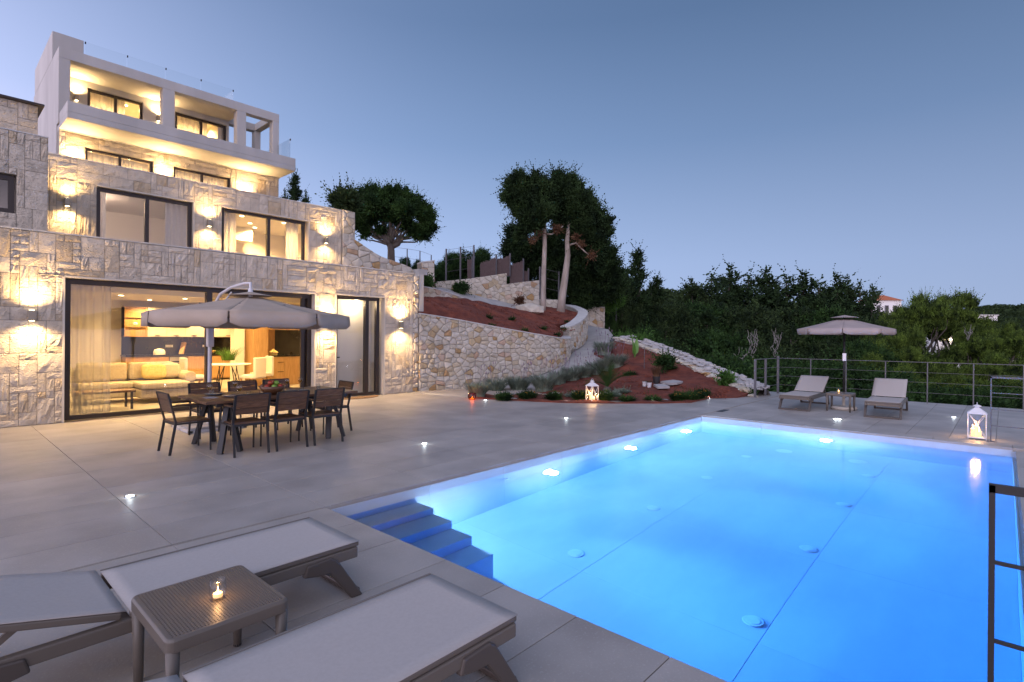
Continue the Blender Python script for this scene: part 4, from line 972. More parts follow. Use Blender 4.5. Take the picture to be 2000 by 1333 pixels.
row([('bush',1238,655,25,.9),('bush',1275,690,22.5,1.1),('bush',1315,695,21.5,1.1),('bush',1350,702,20.5,1.2),('bush',1390,690,21.5,1.2),('bush',1425,715,19.5,1.2),('bush',1460,715,20.5,1.2),('bush',1500,705,22.5,1.2),('bush',1545,700,23,1.2),('bush',1590,705,23,1.2),('bush',1636,712,22.5,1.2),('bush',1680,715,22.5,1.1)],
    'leafy shrub growing just beyond the terrace', 'shrub', 'in the front thicket', 'shrubs in the front thicket')
# pines on the right
row([('pine2',1805,556,44,.72),('pine1',1856,548,46,.85),('pine2',1745,615,36,.7),('pine1',1900,628,40,.8),('pine2',1948,628,42,.8),('pine1',1985,612,44,.7)], 'large yellow green pine rising above the railing', 'pine', 'on the right', 'large pines beyond the railing')
row([('pine1',1690,672,26,.9),('pine2',1745,700,24,.9),('pine1',1790,660,27,.9),('pine2',1838,705,24.5,.9),('pine1',1880,690,26,.9),('pine2',1925,700,24.5,.9),('pine1',1970,672,26,.9),('pine2',2020,690,25,.9),('cyp3',1650,690,25,1.0)], 'bushy green pine close behind the railing', 'pine', 'in the front rank', 'bushy pines close behind the railing')
row([('bush',1700,748,20.5,1.2),('bush',1760,752,20.5,1.2),('bush',1820,756,20.5,1.2),('bush',1880,755,20.5,1.2),('bush',1940,758,20.5,1.2),('bush',2000,758,20.5,1.2),('bush',1640,748,20.5,1.2),('bush',1580,745,20.5,1.2),('bush',1530,742,20.5,1.2)], 'low dark shrub at the foot of the railing', 'shrub', 'along the terrace edge', 'low shrubs at the foot of the railing')
# behind the upper walls
row([('cyp3',1192,520,37,1.1),('broad1',1160,540,34,1.0),('cyp3',1215,600,33,1.0),('broad1',1180,600,32.5,.7)], 'dark bushy tree behind the upper rubble walls', 'tree', 'right of the twin trunks', 'dark trees right of the twin trunks')
row([('broad1',1072,540,32,.8),('cyp3',1105,565,34,.9),('broad2',1035,525,33,.9),('broad1',992,535,33,.8)], 'dark shrub behind the low stub wall', 'shrub', 'in the gap', 'shrubs behind the stub wall')
row([('broad1',885,492,34,.7),('cyp2',905,484,35,1.3),('broad1',935,486,35,.8),('cyp2',868,500,35,1.0),('broad2',960,500,36,.7),('broad1',850,515,33,.6)], 'dark hedge tree behind the upper wall', 'tree', 'left of the reed screens', 'hedge trees left of the reed screens')
row([('broad1',790,502,32,.55),('broad1',815,508,32,.5)], 'small dark tree behind the thin upper railing', 'tree', 'beside the round crowned tree', 'small trees behind the thin railing')
plant('slim', 577, 343, 32, 'slim pointed cypress rising behind the second floor wall', 1.3, name='cypress', cat='tree')
plant('cyp1', 597, 376, 32, 'dark conifer top just right of the slim cypress', .9, name='conifer', cat='tree')
plant('cyp1', 556, 374, 32, 'dark conifer top just left of the slim cypress', .9, name='conifer', cat='tree')

# twin pale trunks with dark wind-swept crowns, and the mass behind them
def big_tree(base, top, trunk_pts, trad, lobes, label, name, leafm='cyp', n=15000, size=.2, barkm='bark', brown=None, up=.55, limbs=(), shr=.8):
    t = thing(name, label, 'tree', base); r = random.Random(len(label)); bs = Vector(base)
    tr = MB(); tr.tube([Vector(p)-bs for p in trunk_pts], trad, 10)
    for pts, r0, r1 in limbs:
        pts = [Vector(p)-bs for p in pts]; k_ = len(pts); tr.tube(pts, [r0+(r1-r0)*i/(k_-1) for i in range(k_)], 7)
    for c, rad in lobes[::3]: limb(tr, Vector(trunk_pts[-1])-bs, c-bs, .06, .015, r, 5, .3)
    tr.build('trunk', M[barkm], t, smooth=True)
    cr = MB(); lb2 = [(c-bs, rd_*shr) for c, rd_ in lobes]
    for c, rd_ in list(lb2):
        for q in range(9):
            dv = Vector((r.gauss(0,1), r.gauss(0,1), r.gauss(0,1)+.4)).normalized(); k_ = r.uniform(.16, .28); ex = r.uniform(.12, .3)
            for w_ in range(4): lb2.append((c + Vector((dv.x*rd_.x, dv.y*rd_.y, dv.z*rd_.z))*(.95+ex*w_) + ZU*.06*w_*up*1.5, rd_*k_*(1-.2*w_)))
    leaf_tufts(cr, lb2, n, size, r, up=up, inner=.15); cr.build('crown', M[leafm], t)
    if brown:
        cr = MB(); leaf_tufts(cr, [(c-bs, rd_*.8) for c, rd_ in brown], 170, .12, r, up=.1); cr.build('dead_sprays', M['brown'], t)
    return t
def lob(px, py, D, rpx, fl=.8):
    rr_ = rpx/F*D; return (PD(px, py, D), Vector((rr_, rr_, rr_*fl)))
def finger(a, b_, c, d_, D, r0=5, r1=2.2, n_=5):
    return [lob(a+(c-a)*i/(n_-1), b_+(d_-b_)*i/(n_-1), D, r0+(r1-r0)*i/(n_-1)) for i in range(n_)]
D1 = 25.6
L1 = [lob(*q) for q in ((1012,352,D1,9),(1000,368,D1,12),(990,388,D1,9),(1015,385,D1,16),(1035,378,D1,16),(1048,358,D1,8),(1045,350,D1,5),(1060,375,D1,18),(1045,400,D1,20),(1018,412,D1,17),(1030,430,D1-.3,17),(1062,420,D1-.5,17),(1005,400,D1,10),(1048,440,D1-.4,13),(1075,395,D1,15),(1022,450,D1-.3,10))]
for q in ((1010,368,984,386),(1012,360,1001,346),(1046,362,1046,338),(1005,398,983,388),(1003,378,990,352),(1030,372,1030,352),(1062,372,1064,352),(1075,380,1077,360),(1018,345,1040,372),(1045,440,1028,458),(1020,455,1008,470)): L1 += finger(*q, D1)
big_tree(PD(1060,616,D1), 0, [PD(1060,622,D1), PD(1061,580,D1), PD(1062,530,D1), PD(1064,480,D1), PD(1063,435,D1), PD(1058,400,D1), PD(1050,370,D1)], [.15,.125,.11,.10,.09,.06,.03], L1,
    'straight pale trunked conifer, left of the twin trunks, its top leaning left', 'conifer', 'cyp', 15000, .17, shr=.7, brown=[lob(1090,448,D1-.3,8), lob(1052,455,D1-.3,7), lob(1040,470,D1-.3,5)],
    limbs=[([PD(1063,458,D1), PD(1078,458,D1-.2), PD(1090,450,D1-.3), PD(1100,442,D1-.3)], .05, .015), ([PD(1062,445,D1), PD(1052,432,D1), PD(1045,420,D1)], .05, .02)])
D2 = 26
L2 = [lob(*q) for q in ((1090,348,D2,7),(1088,362,D2,10),(1100,375,D2,17),(1120,352,D2,6),(1120,368,D2,10),(1125,392,D2,20),(1145,405,D2,17),(1150,425,D2,18),(1165,440,D2,14),(1180,438,D2,9),(1185,450,D2,7),(1120,420,D2,22),(1095,405,D2,20),(1140,450,D2,20),(1165,470,D2,15),(1110,455,D2+.5,20),(1135,480,D2+.3,18),(1160,495,D2+.3,14),(1095,440,D2+.5,16))]
for q in ((1090,362,1088,341),(1088,345,1098,352),(1119,372,1119,343),(1140,398,1153,376),(1165,430,1180,414),(1180,440,1194,430),(1182,458,1195,455),(1150,408,1163,396),(1105,365,1106,350),(1130,380,1134,358),(1170,470,1184,478)): L2 += finger(*q, D2)
big_tree(PD(1095,612,D2), 0, [PD(1094,620,D2), PD(1098,580,D2), PD(1104,540,D2), PD(1109,500,D2), PD(1108,470,D2), PD(1112,430,D2), PD(1115,380,D2)], [.22,.18,.155,.13,.11,.08,.04], L2,
    'leaning pale trunked conifer, right of the twin trunks, with a tall ragged crown', 'conifer', 'cyp', 19000, .17, shr=.72, brown=[lob(1125,463,D2-.4,5), lob(1155,500,D2-.4,6), lob(1135,478,D2-.4,5)],
    limbs=[([PD(1111,480,D2), PD(1125,475,D2-.3), PD(1140,490,D2-.4), PD(1152,500,D2-.4)], .06, .015)])
D3 = 31
L3 = [lob(*q) for q in ((1003,455,D3,12),(1000,475,D3,12),(995,492,D3,13),(1015,480,D3,18),(1020,505,D3,22),(1045,490,D3,24),(1075,480,D3,26),(1080,520,D3,28),(1045,525,D3,24),(1115,500,D3,28),(1130,530,D3,28),(1150,510,D3,26),(1165,540,D3,26),(1185,530,D3,22),(1120,560,D3,26),(1090,555,D3,25),(1170,575,D3,26),(1140,585,D3,24),(1195,565,D3,20),(1185,500,D3,14))]
for q in ((1005,462,986,488),(1004,490,984,500),(1003,470,995,446),(1188,512,1202,488),(1200,548,1216,532),(1200,565,1222,560),(1180,500,1190,470)): L3 += finger(*q, D3, 6, 2.5)
big_tree(PD(1060,590,D3), 0, [PD(1060,600,D3), PD(1060,560,D3), PD(1065,500,D3)], [.25,.2,.1], L3, 'broad dark conifer mass standing behind the two pale trunks', 'conifer', 'cyp', 24000, .2, 'dbark')
# round crowned tree above the stair wall
D4 = 24
L4 = [lob(*q) for q in ((700,400,D4,20),(720,385,D4,18),(745,385,D4,17),(772,384,D4,17),(795,395,D4,17),(815,408,D4,17),(830,425,D4,15),(838,445,D4,11),(828,455,D4,12),(812,455,D4,13),(795,440,D4,15),(775,425,D4,17),(750,420,D4,20),(722,425,D4,18),(705,440,D4,14),(715,455,D4,9),(765,455,D4+.4,8),(745,452,D4,10),(700,425,D4,16),(820,470-8,D4,8),(755,400,D4+.8,22),(790,412,D4-.8,18),(730,405,D4-.8,18))]
for q in ((836,430,852,418),(840,448,854,446),(700,392,688,376),(728,378,732,364),(760,375,758,364),(790,385,796,370),(812,398,822,384),(832,415,842,402),(826,458,838,468),(715,452,705,466),(700,435,688,448)): L4 += finger(*q, D4, 5, 1.6)
big_tree(PD(765,508,D4), 0, [PD(765,525,D4), PD(764,505,D4), PD(764,490,D4), PD(762,478,D4)], [.2,.17,.16,.14], L4, 'round crowned green tree with forked bare limbs above the stair wall', 'tree', 'broad', 22000, .13, 'dbark', up=.3, shr=.74,
    limbs=[([PD(762,480,D4), PD(752,466,D4), PD(738,460,D4), PD(725,452,D4), PD(715,440,D4)], .14, .05), ([PD(764,484,D4), PD(778,478,D4), PD(786,466,D4), PD(800,462,D4), PD(810,455,D4)], .11, .04), ([PD(763,478,D4), PD(766,460,D4), PD(770,440,D4)], .09, .04), ([PD(776,475,D4), PD(776,455,D4), PD(782,430,D4)], .07, .03)])
def small_clump(px, py, D, rpx, label, name, leafm, n=1500, size=.1, fl=.8, cat='shrub', group=None, up=.4, k_=7, wid=.3):
    c = PD(px, py, D); R = rpx/F*D; t = thing(name, label, cat, c - ZU*R*fl, 0, group); r = random.Random(int(px*7+py))
    lobes = [(Vector((r.uniform(-.6,.6)*R, r.uniform(-.6,.6)*R, R*fl+r.uniform(-.5,.4)*R*fl)), Vector((R*.5, R*.5, R*.42))) for _ in range(k_)]
    b = MB(); leaf_tufts(b, lobes, int(n*.7), size, r, up=up, wid=wid); b.build('crown', M[leafm], t)
    b = MB(); 
    for q in lobes[:4]: limb(b, (0,0,0), q[0], .02, .008, r, 5)
    b.build('stem', M['dbark'], t); return t
small_clump(672, 392, 19.5, 26, 'wispy dark shrub overhanging the top of the first floor corner', 'shrub', 'jun', 1800, .16, .5)
small_clump(832, 552, 21.5, 13, 'dark shrub growing in front of the square rubble pier', 'shrub', 'broad', 900, .12, 1.3)
small_clump(900, 565, 25.4, 13, 'dark shrub against the upper terrace wall', 'shrub', 'broad', 900, .12, .8)
small_clump(1016, 588, 26.6, 7, 'small shrub with red tips beside the boulder', 'shrub', 'brown', 300, .1, .9)
small_clump(1192, 592, 31.9, 22, 'lighter green bush behind the wall at the top of the ramp', 'bush', 'bright', 1500, .16, .8)
small_clump(1222, 668, 23.5, 14, 'bright green sapling beside the top of the edging', 'bush', 'bright', 700, .14, 1.1)
small_clump(1248, 672, 22.5, 16, 'bright green leafy bush behind the white edging', 'bush', 'bright', 900, .14, 1.1)
small_clump(1418, 742, 15.9, 14, 'thin green sapling behind the low end of the edging', 'bush', 'bright', 350, .1, 1.4)
small_clump(1470, 772, 15.0, 9, 'low weed tuft at the foot of the first railing post', 'bush', 'broad', 350, .07, .5)
# dead pale branches in the wood
for i, (px, py, D) in enumerate(((1470,640,27),(1515,640,28),(1450,672,27),(1890,640,33))):
    t = thing('dead_branch', ['bleached forked dead branch rising left in the wood', 'bleached dead branch right of the forked one', 'tangle of pale dead twigs low in the wood', 'long pale bare bough slanting among the pines'][i], 'branch', PD(px, py+25, D)); r = random.Random(i); b = MB()
    for q in range(5):
        e1 = Vector((r.uniform(-1,1), r.uniform(-.6,.6), r.uniform(.8,2.0)))*(.32 if i != 2 else .25)
        pts = limb(b, (0,0,-1 if i < 3 else 0), e1, .018, .008, r, 5, .5); limb(b, pts[3], pts[3]+Vector((r.uniform(-.7,.7), r.uniform(-.3,.3), r.uniform(.1,.9))), .025, .008, r, 5, .5)
    b.build('branch', M['dead'], t)

# far hills and the wood on them
def hill(name, pts, D, depth, label, clumps=0, seed=1, csize=9, m_='hill'):
    b = MB(); r = random.Random(seed); n_ = len(pts); vs = []; fs = []; rows = 7
    for (px, py) in pts:
        for k in range(rows):
            t = k/(rows-1); D_ = D + depth*t; p = PD(px, py, D_)
            zt = H + (p.z-H)*D/D_ ; z = -8 + (zt+8)*math.sin(t*PI/2)
            q = PD(px, 655, D + depth*t); vs.append((q.x, q.y, z*1.0 if k < rows else z))
    for i in range(n_-1):
        for k in range(rows-1): fs.append((i*rows+k, i*rows+rows+k, i*rows+rows+k+1, i*rows+k+1))
    b.add(vs, fs); o = b.build(name, M[m_], smooth=True); tag(o, label, kind='structure')
    if clumps:
        cb = MB()
        for i in range(clumps):
            a = r.randrange(len(fs)); f = fs[a]; u, v = r.random(), r.random()
            P_ = [Vector(vs[q]) for q in f]; p = P_[0].lerp(P_[1], u).lerp(P_[3].lerp(P_[2], u), v); s_ = csize*r.uniform(.5, 1.2)
            cb.t = r.random(); bm = []
            for _ in range(9):
                dv = Vector((r.gauss(0,1), r.gauss(0,1), abs(r.gauss(0,1)))).normalized()*s_*.6; sd = Vector((r.uniform(-1,1), r.uniform(-1,1), r.uniform(-1,1)))*s_*.3
                q = p+dv; n0 = len(cb.v); cb.v += [tuple(q), tuple(q+sd), tuple(q+sd.cross(dv).normalized()*s_*.35+dv*.3)]; cb.f.append((n0, n0+1, n0+2)); cb.tone += [cb.t]*3
        tag(cb.build('hill_wood', M['jun']), 'dense woodland covering the distant hillside', 'wood', kind='stuff')
hill('far_hill', [(1840,606),(1880,588),(1905,577),(1925,571),(1950,569),(1985,569),(2020,566),(2080,570),(2200,600)], 420, 260, 'distant wooded hill at the right', 2600, 3, 7)
hill('wooded_ridge', [(1180,575),(1240,556),(1275,545),(1305,546),(1345,556),(1400,575),(1500,590)], 130, 50, 'wooded ridge behind the left of the wood', 1100, 4, 3)

# white house with the red roof, and lower villas among the pines
def far_house(px0, px1, pyt, pyb, D, label, roof=True, lamps=()):
    a = PD(px0, pyb, D); c = PD(px1, pyb, D); t = thing('house', label, 'house', a); ang = math.atan2(c.y-a.y, c.x-a.x); t.rotation_euler = (0,0,ang)
    w_ = (c-a).length; h = (pyb-pyt)/F*D
    b = MB(); b.box((0,0,-h), (w_, w_*.7, h)); b.build('wall', M['white'], t)
    for k in range(3):
        f = MB(); x = w_*(.15+.28*k); f.box((x, -.03, h*.45), (x+w_*.14, .02, h*.82)); fr = f.build('window', M['napkin'], t)
        g = MB(); g.box((x+.1, -.045, h*.47), (x+w_*.14-.1, -.031, h*.80)); g.build('pane', M['marble'], fr)
    if roof:
        r = MB(); e_ = w_*.06; z = h; r.add([(-e_,-e_,z),(w_+e_,-e_,z),(w_+e_,w_*.7+e_,z),(-e_,w_*.7+e_,z),(w_*.35,w_*.35,z+w_*.2),(w_*.65,w_*.35,z+w_*.2)], [(0,1,5,4),(1,2,5),(2,3,4,5),(3,0,4),(3,2,1,0)]); r.build('roof', M['red'], t)
    else:
        r = MB(); r.box((-.2,-.2,h), (w_+.2, w_*.7+.2, h+.25)); r.build('roof', M['capstone'], t)
    for (lx, ly) in lamps:
        q = PD(lx, ly, D-.5); o = MB(); o.lathe([(0,-.18),(.15,-.1),(.18,.05),(0,.18)], n=10); o = o.build('lit_lamp', M['emw'], t); o.location = t.matrix_basis.inverted() @ q if False else (Matrix.Rotation(-ang, 3, 'Z') @ (q-a))
    return t
far_house(1703, 1760, 587, 640, 110, 'white house with a red tiled hip roof beyond the dark wood')
far_house(1888, 1948, 617, 622, 120, 'long low flat roofed white house below the far hill', False)
far_house(1828, 1905, 640, 705, 70, 'pale stone villa half hidden behind the big pine, its lamps lit', False, ((1856,664),(1896,666)))
far_house(1940, 2030, 693, 740, 60, 'pale walled house at the right edge above the railing, a lamp lit', False, ((1938,690),(1976,688)))

# upper fences and reed screens
def post_fence(pts, h, label, name='fence', rails=(1.0, .5), r0=.022, m_='rail', cat='fence', posts=True, wire=.006):
    t = thing(name, label, cat, pts[0]); b0 = Vector(pts[0])
    if posts:
        for p in pts: q = Vector(p)-b0; b = MB(); b.box((q.x-r0, q.y-r0, q.z), (q.x+r0, q.y+r0, q.z+h)); b.build('post', M[m_], t)
    for k in rails:
        b = MB()
        for a, c in zip(pts, pts[1:]): a = Vector(a)-b0; c = Vector(c)-b0; b.bar(a+ZU*h*k, c+ZU*h*k, wire*2, wire*2)
        b.build('rail', M[m_], t)
    return t
post_fence([PD(x, y, 29) for x, y in ((769,520),(795,523),(820,527),(842,535))], 1.0, 'thin steel railing on the terrace beside the round tree', r0=.02)
post_fence([PD(x, y, D) for x, y, D in ((871,562,28),(899,557,28.4),(925,553,28.6))], 2.0, 'tall wire fence posts left of the reed screens', r0=.03, rails=(.97, .7, .4))
post_fence([PD(x, y, D) for x, y, D in ((1054,600,29.5),(1091,608,30),(1129,622,32.2),(1168,622,32.2),(1203,650,33))], 2.2, 'tall wire fence posts running down behind the upper walls', r0=.03, rails=(.97, .75, .5, .25))
for i, (x0, x1, yt0, yt1, yb, lbl) in enumerate(((913,922,508,508,545,'narrow leftmost strip of reed screening behind the upper wall'), (938,969,515,504,543,'tall reed screen panel between the second and third posts'), (969,996,507,501,540,'tallest reed screen panel in the middle of the row'), (996,1022,518,511,555,'lower reed screen panel right of the tallest'), (1012,1032,532,530,553,'short reed screen offcut at the right end'))):
    D = 29.2+.15*i; a0, a1, c1, c0 = PD(x0, yb, D), PD(x1, yb, D), PD(x1, yt1, D), PD(x0, yt0, D)
    b = MB(); nb_ = max(6, int((x1-x0)*.9)); r = random.Random(i)
    for k in range(nb_):
        u = (k+.5)/nb_; p = a0.lerp(a1, u); q = c0.lerp(c1, u)+ZU*r.uniform(-.06,.05); b.t = r.random(); b.bar(p, q, (a1-a0).length/nb_*1.05, .03)
    t = thing('reed_screen', lbl, 'screen'); b.build('reeds', M['reed'], t)
    b = MB(); b.box((a1.x-.03, a1.y-.03, a1.z), (a1.x+.03, a1.y+.03, c1.z+.15)); b.build('post', M['rail'], t)

# ------------------------------------------------------------------ garden plants
def blades(b, n, R, h, r, wid=.012, lean=.7, seg=3):
    for i in range(n):
        a = r.uniform(0, 2*PI); rr_ = R*math.sqrt(r.random())*.55; p = Vector((math.cos(a)*rr_, math.sin(a)*rr_, 0)); out = Vector((math.cos(a), math.sin(a), 0))
        hh = h*r.uniform(.55, 1.05); sd = Vector((-math.sin(a+r.uniform(-1,1)), math.cos(a), 0)).normalized()*wid; b.t = r.random(); n0 = len(b.v); pr_ = []
        for k in range(seg+1):
            t = k/seg; q = p + out*(lean*R*t*t*r.uniform(.7,1.2)) + ZU*hh*t*(1-.15*t); w_ = sd*(1-t*.85)
            b.v += [tuple(q-w_), tuple(q+w_)]; b.tone += [b.t]*2
        for k in range(seg): b.f.append((n0+2*k, n0+2*k+1, n0+2*k+3, n0+2*k+2))
def lav_proto(seed):
    r = random.Random(seed); b = MB(); blades(b, 620, .30, .46, r, .014, .8); m1 = b.mesh('foliage', M['lav'])
    b = MB()
    for i in range(9):
        a = r.uniform(0, 2*PI); p = Vector((math.cos(a), math.sin(a), 0))*r.uniform(.03, .18); q = p + Vector((math.cos(a)*r.uniform(.05,.2), math.sin(a)*r.uniform(.05,.2), r.uniform(.5, .78))); b.tube([p, q], .0025, 4); b.tube([q, q+ZU*.03, q+ZU*.075], [.004, .011, .003], 5)
    m2 = b.mesh('flower_spike', M['lavf']); return m1, m2
LAV = [lav_proto(s) for s in (1, 2, 3)]
lavs = [(933,778,15.2,.9),(968,771,15.8,1.05),(1013,767,16.2,1.1),(1062,768,16.5,1.2),(1092,752,17.4,1.0),(1118,746,17.9,1.1),(1142,740,18.3,1.0),(1163,734,18.6,1.0),(1184,728,19.0,1.0),(1203,722,19.2,1.1),(1180,699,21.2,1.2)]
for i, (px, py, D, s_) in enumerate(lavs):
    p = hit(px, py-2, bz); t = thing('lavender', 'grey green lavender bush, %s' % ('in a row along the path, %s from the candle end' % ORD[i] if i < 10 else 'alone at the narrow top corner of the bed beside the ramp'), 'lavender', (p.x, p.y, p.z-.03), i*1.3, 'lavender bushes in the lower bed'); t.scale = (s_*1.15,)*3
    m1, m2 = LAV[i % 3]; link(m1, 'foliage', t); link(m2, 'flower_spikes', t)
def flower_bush(px, py, D, R, h, label, fm=None, leafm='broad', n=420, fl=26, zf=None):
    p = hit(px, py, bz) if zf is None else PD(px, py, D); p.z = (zf or bz)(p.x, p.y); r = random.Random(int(px)); t = thing('flowering_plant' if fm else 'ground_plant', label, 'plant', (p.x, p.y, p.z-.02)); b = MB(); blades(b, n, R, h, r, .012, 1.0)
    leaf_tufts(b, [(Vector((0,0,h*.45)), Vector((R*.8, R*.8, h*.5)))], int(n*.7), .05, r); b.build('foliage', M[leafm], t)
    if fm:
        b = MB()
        for i in range(fl): a = r.uniform(0, 2*PI); q = Vector((math.cos(a), math.sin(a), 0))*R*r.uniform(.1,.85); b.lathe([(0,.012),(.016,.006),(.012,0),(0,-.005)], c=(q.x, q.y, h*r.uniform(.75,1.05)), n=6)
        b.build('flowers', M[fm], t)
    return t
flower_bush(985, 781, 14.75, .2, .16, 'low green tuft with small flowers, first along the terrace edge from the candle', 'mari', fl=6)
flower_bush(1031, 780, 14.4, .24, .2, 'low green tuft with small yellow flowers, second along the terrace edge', 'mari', fl=10)
flower_bush(1081, 780, 14.2, .2, .17, 'low green tuft with white flowers just left of the first white lantern gap', 'daisy', fl=12)
flower_bush(1132, 781, 14.0, .2, .2, 'low green tuft with yellow flowers directly left of the white lantern', 'mari', fl=10)
flower_bush(1181, 781, 14.0, .22, .2, 'low green tuft with white flowers directly right of the white lantern', 'daisy', fl=10)
for i, (px, py, D) in enumerate(((1322,783,13.6),(1336,782,13.7),(1350,781,13.7),(1363,778,13.9),(1373,775,14.2))): flower_bush(px, py, D, .17, .17, 'orange marigold clump at the right end of the bed edge, %s of five' % ORD[i], 'mari', fl=16)
for px, py, D, lb in ((1215,768,15.0,'blue grey mat plant right of the sago palm'),(1195,775,14.7,'small blue grey mat plant near the lantern'),(1225,783,13.9,'dark mat plant at the terrace edge'),(1275,784,13.7,'thin mat plant at the terrace edge below the white pots'),(1230,733,18,'low green plant mid bed above the palm'),(1120,776,14.4,'tiny grey plant behind the lantern'),(1310,722,17.6,'weed patch under the leafy sapling')):
    flower_bush(px, py, D, .2, .1, lb, None, 'lav' if 'grey' in lb else 'broad', 260)
for i, (px, py, D) in enumerate(((955,603,19),(1062,632,20.8),(1100,640,21.5),(1025,645,18.9),(1088,652,20.2),(960,628,18.2),(1108,625,23.6),(1000,620,20.0))):
    o = flower_bush(px, py, D, .13, .10, 'small green seedling on the upper red bed, %s from the left' % ['first','fourth','seventh','fifth','sixth','second','eighth','third'][i], None, 'broad', 120, zf=ubz); o['group'] = 'seedlings on the upper bed'
cycp = hit(1186, 764, bz); t = thing('sago_palm', 'dark sago palm with arching fronds behind the white lantern', 'palm', cycp); r = random.Random(2)
b = MB(); b.lathe([(.12,-.05),(.13,.03),(.08,.1),(0,.12)], n=12); b.build('trunk', M['dbark'], t)
for k in range(22):
    a = 2*PI*k/22+r.uniform(-.1,.1); el = r.uniform(.45, 1.25); Lf = r.uniform(.7, .95); b = MB(); prev = Vector((0,0,.09)); dr = Vector((math.cos(a)*math.cos(el), math.sin(a)*math.cos(el), math.sin(el)))
    for s_ in range(14):
        nx_ = prev + dr*Lf/14; sd = Vector((-math.sin(a), math.cos(a), 0)); wl = .13*math.sin(PI*(s_+1)/15.5)
        for sg in (-1, 1):
            for q in (0, .5):
                c = prev.lerp(nx_, q); n0 = len(b.v); b.v += [tuple(c), tuple(c+dr*.02), tuple(c+sd*sg*wl+dr*.07+ZU*.03)]; b.f.append((n0, n0+1, n0+2)); b.tone += [0]*3
        prev = nx_; dr = (dr - ZU*.075).normalized()
    b.build('frond', M['broad'], t)
def clods(name, lbl, zf, samp, n, seed, m_):
    r = random.Random(seed); b = MB()
    for i in range(n):
        px, py, D = samp(r); p = PD(px, py, D); z = zf(p.x, p.y); s_ = r.uniform(.008, .035)*(1.8 if r.random() < .06 else 1); b.t = r.random(); n0 = len(b.v)
        vs = [Vector((a, c, dd))*s_*r.uniform(.7, 1.3) for a, c, dd in ((1,0,0),(0,1,0),(-1,0,0),(0,-1,0),(.1,.1,.8),(0,0,-.6))]
        b.add([Vector((p.x, p.y, z)) + v for v in vs], [(0,1,4),(1,2,4),(2,3,4),(3,0,4),(1,0,5),(2,1,5),(3,2,5),(0,3,5)])
    tag(b.build(name, m_), lbl, kind='stuff')
def bedpt(r):
    px = r.uniform(940, 1420); t = (px-940)/480; D = r.uniform(15.0-.9*t, 17+4.5*math.sin(PI*min(1, t*1.3))-1.6*t); return px, 760, D
clods('soil_clods', 'loose clods and pebbles on the lower red bed', bz, bedpt, 2600, 1, M['soil'])
def ubpt(r):
    px = r.uniform(830, 1125); t = (px-830)/295; return px, 620, r.uniform(17+4*t, 20.5+6*t)
clods('upper_soil_clods', 'loose clods and pebbles on the upper red bed', ubz, ubpt, 1800, 2, M['soil'])
# banana leaves, sapling, pots, slabs
bp = PD(1240, 700, 20.2); t = thing('banana_plant', 'young banana plant with two upright yellow green leaves by the edging', 'plant', bp)
for a, h_, tl in ((.3, .9, -.2), (2.4, .75, .35), (1.2, .6, .1)):
    b = MB(); vs = []; fs = []
    for k in range(8):
        t_ = k/7; w_ = .11*math.sin(PI*min(1, t_*.85+.12)) if t_ > .25 else .015; c = Vector((tl*t_*h_, .1*math.sin(a)*t_, h_*t_)); sd = Vector((math.cos(a), math.sin(a), 0)); vs += [c-sd*w_, c+V(0,.03,0), c+sd*w_]
    for k in range(7): fs += [(3*k, 3*k+1, 3*k+4, 3*k+3), (3*k+1, 3*k+2, 3*k+5, 3*k+4)]
    b.add(vs, fs); b.build('leaf', M['leafb'], t, smooth=True)
small_clump(1300, 708, 17.6, 13, 'dark leafy sapling beside the white edging', 'shrub', 'broad', 520, .13, 1.1, k_=8)
b = MB(); p = PD(1258, 722, 18.3); b.tube([p, p+V(.02,0,.75)], .012, 6); tag(b.build('garden_stake', M['rail']), 'thin upright grey stake in the red bed above the pots', 'stake')
def pot(px, py, D, R, h, label, m_, plantm, ph, n=160):
    p = hit(px, py, bz); t = thing('plant_pot', label, 'plant pot', p); b = MB(); b.lathe([(R*.8, 0), (R, h), (R*1.08, h), (R*1.08, h*.92), (R*.93, h*.92), (R*.9, h*.85), (0, h*.85)], n=18); b.build('pot', M[m_], t, smooth=False)
    b = MB(); blades(b, n, R*1.4, ph, random.Random(int(px)), .01, .8); o = b.build('plant', M[plantm], t); o.location = (0,0,h*.85)
pot(1282, 751, 15.6, .11, .22, 'black pot with a green and reddish grassy plant on a slab', 'potb', 'brown', .42, 260)
pot(1259, 756, 15.4, .065, .14, 'small white empty looking pot, left of two beside the black pot', 'potw', 'broad', .05, 40)
pot(1268, 758, 15.3, .065, .14, 'small white pot with a seedling, right of two beside the black pot', 'potw', 'brown', .1, 60)
for (pts, lb) in ((((1290,747),(1315,744),(1334,747),(1322,750),(1308,751)), 'pale flat stepping slab right of the black pot'), (((1276,753),(1296,752),(1308,757),(1285,758)), 'grey slab beneath the black pot')):
    P3 = [hit(x, y, bz) for x, y in pts]; c = sum(P3, Vector())/len(P3)+ZU*.02; ps = [PD(x, y, 1) for x, y in pts]
    P3 = [G(x, y, c.z) for x, y in pts]; b = MB(); b.prism([(q.x, q.y) for q in P3], c.z-.03, c.z+.03); tag(b.build('stepping_slab', M['gravelw']), lb, 'slab')

